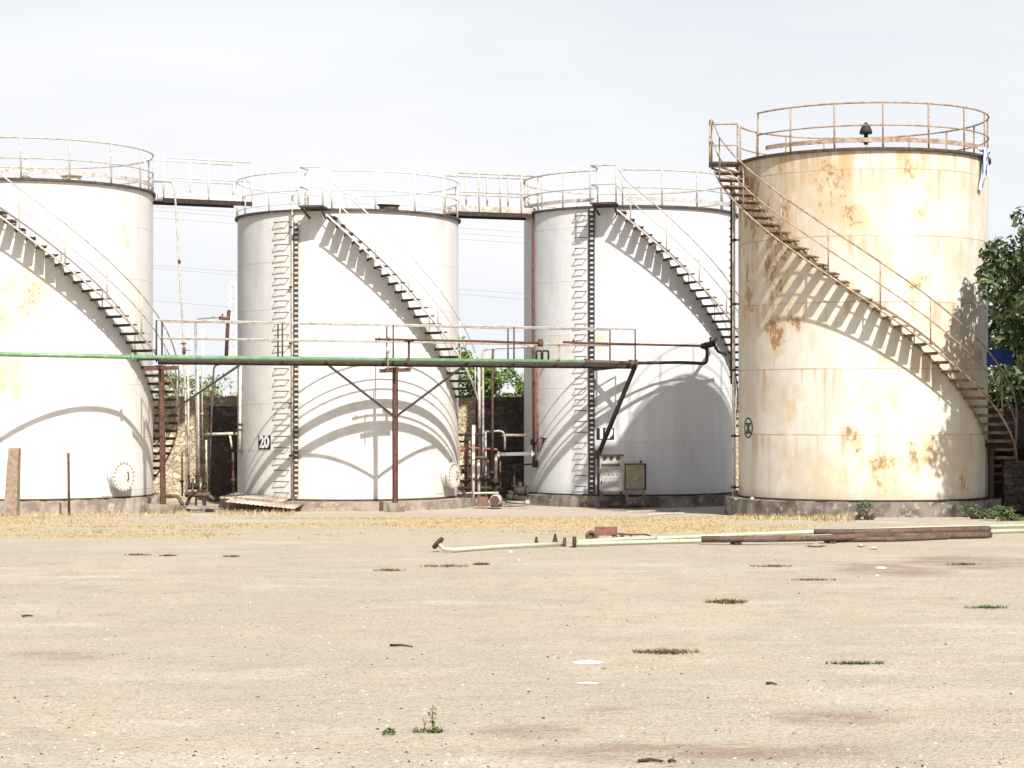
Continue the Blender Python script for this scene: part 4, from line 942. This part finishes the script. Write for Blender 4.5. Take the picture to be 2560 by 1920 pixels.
# ------------------------------------------------------------------ things standing and lying in the yard
g = G(28, 1291); b = MB(); vs = []
for (z, w_, sh_) in ((-.1, .155, 0), (.5, .14, .03), (1.1, .13, .055), (1.58, .118, .08)):
    for (sx, sy) in ((-1, -1), (1, -1), (1, 1), (-1, 1)): vs.append((g.x + sx * w_ + sh_ + .006 * mnoise.noise(Vector((z * 7, sx, sy))), g.y + sy * w_, g.z + z))
fs = [(4 * k + i, 4 * k + (i + 1) % 4, 4 * k + 4 + (i + 1) % 4, 4 * k + 4 + i) for k in range(3) for i in range(4)] + [(12, 13, 14, 15)]
b.add(vs, fs); tag(b.build('concrete_post', M['post_concrete']), 'brown leaning concrete post at the left edge', 'post')
g = G(173, 1287); b = MB(); b.tube([g - V * .1, g + Vector((-.02, 0, 1.48))], .032, 10); tag(b.build('steel_post', M['rust']), 'thin rusty steel post in front of the left edge tank', 'post')
# corrugated sheets
def corr(label, p0, p1, dep, drop, m):
    p0, p1 = Vector(p0), Vector(p1); N = 46; vs = []; d_ = (p1 - p0).normalized(); nn = Vector((-d_.y, d_.x, 0))
    for i in range(N + 1):
        q_ = p0 + (p1 - p0) * i / N; hgt = .013 * math.sin(i * 2.1)
        for e in (0, .012):
            vs.append(q_ + V * (hgt + e)); vs.append(q_ + nn * dep + V * (hgt + drop + e))
    fs = []
    for i in range(N): o = 4 * i; fs += [(o, o + 4, o + 5, o + 1), (o + 2, o + 3, o + 7, o + 6), (o, o + 2, o + 6, o + 4), (o + 1, o + 5, o + 7, o + 3)]
    b = MB(); b.add(vs, fs, True); tag(b.build('corrugated_sheet', m), label, 'corrugated sheet', 'corrugated sheets beside tank 20')
corr('upper corrugated sheet leaning on the left of the tank 20 plinth', Q(548, 1246, 53.6), Q(702, 1258, 52.9), .8, .12, M['sheet_metal'])
corr('lower corrugated sheet with wavy edge beside the tank 20 plinth', Q(562, 1255, 52.7), Q(738, 1273, 52.2), .7, .1, M['sheet_metal'])
# pipes on the ground
def gpath(pts, lift): return [G(px, py) + V * lift for (px, py) in pts]
pA = thing('ground_pipe', 'pale green pipe with a rusty flange lying at the front', 'pipe', G(1250, 1372))
b = MB(); q0 = gpath([(1110, 1381), (1135, 1382), (1250, 1373.5), (1412, 1366)], .05); b.tube([q0[0] + Vector((-.1, .05, .1))] + q0, .034, 12); b.build('pipe', M['green_ground_pipe'], pA)
b = MB(); e = q0[0] + Vector((-.1, .05, .1)); flange(b, e, Vector((-.6, .2, .55)), .12, .02); flange(b, q0[-1], X, .1, .025); b.build('flange', M['rust'], pA)
pB_ = thing('ground_pipe', 'pale green pipe running on to the right behind the rusty pipes', 'pipe', G(1700, 1356))
b = MB(); q1 = gpath([(1436, 1368), (1600, 1362), (1780, 1358), (2040, 1348), (2300, 1340), (2620, 1331)], .05); b.tube(q1, .036, 12); b.build('pipe', M['green_ground_pipe'], pB_)
b = MB(); flange(b, q1[0], X, .13, .03); b.build('flange', M['black_steel'], pB_)
b = MB(); b.tube(gpath([(1640, 1353), (1830, 1344), (2040, 1336), (2300, 1326), (2640, 1318)], .05), .034, 12); tag(b.build('ground_pipe', M['green_ground_pipe']), 'farther pale green pipe lying along the edge of the dry grass', 'pipe')
b = MB(); b.tube(gpath([(1440, 1360), (1570, 1352), (1690, 1349)], .04), .034, 12); tag(b.build('ground_pipe', M['green_ground_pipe']), 'short pale green pipe in front of the small red box', 'pipe')
RP = 'rusty pipes stacked on the ground at right'
for (pts, lift, r_, lab) in (([(1754, 1362), (1900, 1362), (2040, 1360), (2229, 1352)], .10, .055, 'longest rusty pipe lying at the front of the stack'), ([(2036, 1347), (2200, 1346), (2474, 1338)], .12, .055, 'rusty pipe at the back of the stack ending at right'),
                             ([(2160, 1352), (2300, 1350), (2477, 1346)], .07, .06, 'dull rusty pipe at the lower right of the stack'), ([(2040, 1344), (2250, 1339), (2470, 1333)], .10, .045, 'thin rusty pipe topmost behind the stack'), ([(2090, 1356), (2250, 1354), (2370, 1349)], .05, .045, 'short rusty pipe added low to darken the gap under the front pipe')):  # last pipe added low to give the stack a dark underside
    b = MB(); b.tube(gpath(pts, lift), r_, 12); tag(b.build('rusty_pipe', M['rust_pipe']), lab, 'pipe', RP)
for (px, py, lab) in ((1840, 1361, 'left timber block propping the rusty pipes'), (2075, 1357, 'middle timber block propping the rusty pipes'), (2330, 1349, 'right timber block propping the rusty pipes')):
    b = MB(); b.box(G(px, py) + V * .02, (.12, .4, .05), .1); tag(b.build('timber_block', M['wood']), lab, 'timber block', 'blocks under the rusty pipes')
g = G(1516, 1349); b = MB()
b.box(g + Vector((0, .1, .14)), (.40, .02, .15)); b.box(g + Vector((0, .3, .14)), (.40, .02, .15)); b.box(g + Vector((-.19, .2, .14)), (.02, .2, .15)); b.box(g + Vector((.19, .2, .14)), (.02, .2, .15)); b.bar(g + Vector((.13, .1, 0)), g + Vector((.13, .1, .1)), .03); b.bar(g + Vector((-.15, .1, 0)), g + Vector((-.15, .1, .1)), .03)
tag(b.build('metal_box', M['box_red']), 'small open red metal box standing behind the pale green pipes', 'box')
g = G(1478, 1354); b = MB(); cc = g + Vector((0, 0, .10)); b.tube([cc + Vector((math.cos(k * math.pi / 10) * .075, .1 * 0, math.sin(k * math.pi / 10) * .075)) for k in range(20)], .03, 8, closed=True); b.tube([cc + Vector((0, .02, 0)), cc + Vector((0, .25, 0))], .05, 12)
tag(b.build('pipe_ring', M['rust_pipe']), 'round rusty pipe end beside the small red box', 'pipe end')
g = G(1600, 1350); b = MB(); b.tube(fillet([g + Vector((-.55, .1, .12)), g + Vector((-.2, .1, .09)), g + Vector((.15, .1, .1)), g + Vector((.28, .05, .0))], .1), .015, 6); b.tube([g + Vector((-.2, .1, .09)), g + Vector((-.02, -.1, .0))], .012, 6); b.tube([g + Vector((-.5, .1, .1)), g + Vector((-.3, -.1, .0))], .012, 6); b.box(g + Vector((-.32, .05, .08)), (.08, .08, .08))
tag(b.build('bent_rod', M['rust']), 'bent rusty rods lying right of the small red box', 'rod')
for (px, py, s, lab) in ((1341, 1361, .045, 'left small dark bracket behind the front green pipe'), (1388, 1358, .055, 'right small dark bracket behind the front green pipe')):
    g = G(px, py); b = MB(); b.add([g + Vector((-s, 0, 0)), g + Vector((s, 0, 0)), g + Vector((s, .06, 0)), g + Vector((-s, .06, 0)), g + Vector((-s * .3, .03, s * 3)), g + Vector((s * .3, .03, s * 3))], [(0, 1, 5, 4), (1, 2, 5), (2, 3, 4, 5), (3, 0, 4), (0, 3, 2, 1)])
    tag(b.build('pipe_bracket', M['black_steel']), lab, 'bracket', 'small brackets by the green pipe')
def rock(b, p, s, seed=0):
    rnd = random.Random(seed); vs = []
    for (x, y, z) in ((1, 0, 0), (-1, 0, 0), (0, 1, 0), (0, -1, 0), (0, 0, 1), (0, 0, -.5), (.7, .7, .4), (-.7, .7, .5), (.7, -.7, .4), (-.7, -.7, .3)):
        k = rnd.uniform(.75, 1.2); vs.append(Vector(p) + Vector((x * s[0] * k, y * s[1] * k, z * s[2] * k)))
    b.add(vs, [(0, 6, 8), (6, 4, 8), (6, 2, 7), (6, 7, 4), (7, 1, 9), (7, 9, 4), (9, 3, 8), (9, 8, 4), (0, 2, 6), (2, 1, 7), (1, 3, 9), (3, 0, 8), (0, 5, 2), (2, 5, 1), (1, 5, 3), (3, 5, 0)])
for i, (px, py, s, m, lab) in enumerate(((2152, 1368, (.07, .06, .05), 'stone_pale', 'pale stone under the middle of the rusty pipes'), (2185, 1374, (.08, .05, .04), 'stone_pale', 'flat pale stone just before the rusty pipes'), (2040, 1368, (.16, .06, .05), 'concrete', 'flat grey stone slab below the longest rusty pipe'),
        (1692, 1262, (.12, .1, .2), 'stone_pale', 'pinkish upright stone at the foot of tank 19'), (1848, 1252, (.13, .06, .05), 'stone_pale', 'left loose pale stone on the rusty tank plinth'), (1880, 1252, (.06, .06, .07), 'stone_pale', 'right loose pale stone on the rusty tank plinth'))):
    p = G(px, py) if py > 1255 else Q(px, py, 46.9 if px > 1860 else 47.4); b = MB(); rock(b, p + V * s[2] * .4, s, i); tag(b.build('stone', M[m]), lab, 'stone', 'loose stones')
for (a_, c_, m, lab) in (((1570, 1281), (1695, 1278), 'sheet_metal', 'long pale plank lying in front of tank 19'), ((1620, 1289), (1705, 1285), 'pale_pipe', 'shorter pale plank nearest the dry grass before tank 19')):
    A, B_ = G(*a_), G(*c_); b = MB(); b.bar(A + V * .03, B_ + V * .03, .12, .03); tag(b.build('plank', M[m]), lab, 'plank', 'planks before tank 19')
# litter
for (px, py, wx, wy, hz, lab) in ((1468, 1657, .20, .16, .035, 'crumpled white plastic bag on the bare foreground sand'), (1470, 1709, .14, .05, .02, 'thin white plastic scrap below the crumpled bag'), (2203, 1421, .12, .07, .05, 'white paper scrap on the brown earth at right'), (1297, 1401, .035, .03, .03, 'small round white scrap before the green pipe'), (1276, 1381, .05, .04, .05, 'white scrap against the front green pipe'), (2193, 1440, .05, .04, .03, 'small pale scrap below the white paper at right')):
    g = G(px, py); b = MB(); N = 9; vs = []
    for j in range(N + 1):
        for i in range(N + 1):
            u, v_ = i / N * 2 - 1, j / N * 2 - 1; k = max(0., 1 - u * u) * max(0., 1 - v_ * v_)
            wx_, wy_ = wx * .72, wy * .8; vs.append(g + Vector((u * wx_ * (1 - .25 * v_ * v_), v_ * wy_ * (1 - .3 * u * u), .004 + hz * .45 * k * (1 + .9 * mnoise.noise(Vector((u * 2.3 + px, v_ * 2.3, 1)))))))
    b.add(vs, [(j * (N + 1) + i, j * (N + 1) + i + 1, (j + 1) * (N + 1) + i + 1, (j + 1) * (N + 1) + i) for j in range(N) for i in range(N)], True)
    tag(b.build('litter', M['plastic']), lab, 'litter', 'white scraps on the ground')
for (a_, c_, lab) in (((1595, 1907), (1658, 1906), 'dark stick at the bottom edge of the yard'), ((1672, 1908), (1690, 1907), 'short dark stick right of the longer stick'), ((55, 1543), (83, 1542), 'small orange twig near the left edge of the sand'), ((975, 1616), (1032, 1619), 'thin dark twig with a knob on the middle sand'), ((1915, 1712), (1942, 1714), 'dark chip on the sand at right')):
    A, B_ = G(*a_), G(*c_); b = MB(); b.tube([A + V * .012, (A + B_) / 2 + V * .018 + Vector((0, .02, 0)), B_ + V * .01], [.012, .01, .006], 6); tag(b.build('stick', M['wood']), lab, 'stick', 'sticks on the ground')

def blades(b, pts, h, w_, seed, lean=.5):
    rnd = random.Random(seed)
    for p in pts:
        a = rnd.uniform(0, 6.28); hh = h * rnd.uniform(.4, 1.2); l = lean * hh * rnd.uniform(.2, 1.4)
        u = Vector((math.cos(a), math.sin(a), 0)); s = Vector((-u.y, u.x, 0)) * w_ * rnd.uniform(.6, 1.3)
        p = Vector(p); m_ = p + u * l * .4 + V * hh * .6
        b.add([p - s, p + s, m_ + s * .6, m_ - s * .6, p + u * l + V * hh], [(0, 1, 2, 3), (3, 2, 4)])
def tuft(label, px0, px1, py, thick, h, m, n_=140, seed=0, group='grass tufts on the sand'):
    rnd = random.Random(seed); b = MB(); pts = []
    a0, a1 = G(px0, py), G(px1, py); dy = thick
    for _ in range(n_):
        f = min(1., max(0., rnd.gauss(.5, .24))); q_ = a0 + (a1 - a0) * f; q_ = q_ + Vector((0, rnd.gauss(0, dy * (1 - abs(f - .5))), 0)); pts.append((q_.x, q_.y, gz(q_.x, q_.y)))
    blades(b, pts, h, .007, seed, 1.6); tag(b.build('grass_tuft', m), label, 'grass tuft', group)
for i, (x0, x1, py, th_, h, m, lab) in enumerate((
        (1585, 1745, 1632, .10, .05, 'grass_brown', 'largest dark brown grass tuft right of the white plastic bag'), (2066, 2205, 1660, .03, .045, 'grass_green', 'thin greenish grass streak at the lower right'), (2415, 2515, 1520, .05, .05, 'grass_green', 'greenish grass streak near the right edge'),
        (1768, 1866, 1507, .09, .06, 'grass_brown', 'broken brown grass streak below the rusty pipe stack'), (1878, 1985, 1417, .07, .05, 'grass_brown', 'brown grass streak just below the longest rusty pipe'), (1965, 2090, 1451, .05, .04, 'grass_brown', 'long brown streak left of the brown earth patch'),
        (936, 1012, 1427, .07, .05, 'grass_brown', 'brown tuft left of and below the green pipe flange'), (1052, 1172, 1417, .08, .06, 'grass_brown', 'long brown tuft below the green pipe flange'), (1183, 1222, 1412, .05, .05, 'grass_brown', 'small brown tuft at the end of the long tuft'),
        (313, 378, 1388, .06, .04, 'grass_brown', 'left brown streak below the dry grass at left'), (400, 440, 1390, .05, .04, 'grass_brown', 'middle brown streak below the dry grass at left'), (558, 598, 1392, .04, .04, 'grass_brown', 'right brown streak below the dry grass at left'),
        (2370, 2450, 1412, .06, .05, 'grass_brown', 'dark streak on the brown earth near the right edge'))):
    tuft(lab, x0, x1, py, th_ * .9, h * .75, M[m], 420 if i in (0, 3) else 170, 40 + i)
# weed sprig in the foreground
g = G(1081, 1832); wd = thing('weed', 'small green weed sprig standing on the foreground sand', 'weed', g)
b = MB(); b.tube([g, g + Vector((0, 0, .12)), g + Vector((.005, 0, .2))], .004, 5); b.tube([g + Vector((-.06, .0, 0)), g + Vector((-.055, 0, .06)), g + Vector((-.065, 0, .1))], .004, 5); b.tube([g + Vector((-.055, 0, .05)), g + Vector((-.035, 0, .09))], .003, 5); b.build('stem', M['grass_brown'], wd)
b = MB(); leaves(b, g + V * .12, (.03, .03, .09), 26, .018, seed=5); leaves(b, g + Vector((-.06, 0, .02)), (.10, .03, .018), 40, .02, seed=6); leaves(b, g + Vector((.03, 0, .02)), (.04, .03, .02), 26, .026, seed=7); b.build('leaf', M['grass_green'], wd)
g = G(972, 1838); b = MB(); leaves(b, g + V * .02, (.045, .03, .025), 24, .02, seed=8); tag(b.build('weed', M['grass_green']), 'tiny green seedling left of the weed sprig', 'weed')
bush('dark green weed clump at the foot of the rusty tank', (G(2165, 1300).x, G(2165, 1300).y, .33), (.22, .15, .2), 12, 40, .1, .03, M['leaf_dark'], 31, 'weed_clump', 'weed', 'weeds by the rusty tank')
bush('low green weeds beside the right end of the rusty tank plinth', (G(2460, 1300).x, G(2460, 1298).y, .28), (.55, .2, .17), 16, 45, .12, .035, M['leaf_dark'], 32, 'weed_clump', 'weed', 'weeds by the rusty tank')
bush('brighter green weeds in front of the shed', (G(2540, 1306).x, G(2540, 1302).y, .25), (.5, .25, .13), 14, 45, .12, .035, M['grass_green'], 33, 'weed_clump', 'weed', 'weeds by the rusty tank')

# dry grass, pebbles and grit: uncountable cover
rnd = random.Random(99); pts = []; tries = 0
while len(pts) < 13000 and tries < 400000:
    tries += 1; d_ = rnd.uniform(35.5, 48.5); px = rnd.uniform(-40, 2250); x_ = (px - CX) / F * d_
    if rnd.random() < dry(x_, d_) ** 1.5: pts.append((x_, d_, gz(x_, d_) - .005))
b = MB(); blades(b, pts, .042, .008, 3, 2.0)
pts = []                                # reddish straw heaped along the plinths
for (x0, x1, y0, y1, k) in ((0, 480, 1268, 1292, 1500), (540, 740, 1272, 1290, 650), (2030, 2140, 1290, 1306, 450), (1820, 2030, 1292, 1300, 250)):
    for _ in range(k): q_ = G(rnd.uniform(x0, x1), rnd.uniform(y0, y1)); pts.append((q_.x, q_.y, q_.z))
blades(b, pts, .11, .009, 4, .9)
tag(b.build('dry_grass', M['grass_dry'], loc=(0, 0, 0)), 'dry yellow grass lying in a band before the tanks', 'grass', kind='stuff')
def pebbles(name, label, count, m, smin, smax, seed):
    rnd = random.Random(seed); b = MB(); k = 0
    while k < count:
        py = 1930 - 560 * rnd.random() ** 1.5; px = rnd.uniform(-20, 2580)
        if mnoise.noise(Vector((px * .004, py * .01, seed))) + rnd.uniform(-.5, .5) < -.1: continue
        p = G(px, py); s = smin + (smax - smin) * rnd.random() ** 7; a = Vector((rnd.uniform(.7, 1.3), rnd.uniform(.7, 1.3), rnd.uniform(.5, .9))) * s
        b.add([p + Vector((a.x, 0, 0)), p + Vector((0, a.y, 0)), p + Vector((-a.x, 0, 0)), p + Vector((0, -a.y, 0)), p + Vector((rnd.uniform(-.4, .4) * s, rnd.uniform(-.4, .4) * s, a.z))], [(0, 1, 4), (1, 2, 4), (2, 3, 4), (3, 0, 4)]); k += 1
    tag(b.build(name, m, loc=(0, 0, 0)), label, 'gravel', kind='stuff')
pebbles('pale_gravel', 'pale grit and pebbles scattered over the sandy yard', 3800, M['pale_grit'], .003, .018, 1)
pebbles('dark_gravel', 'dark grit and crumbs scattered over the sandy yard', 1900, M['wood'], .003, .016, 2)
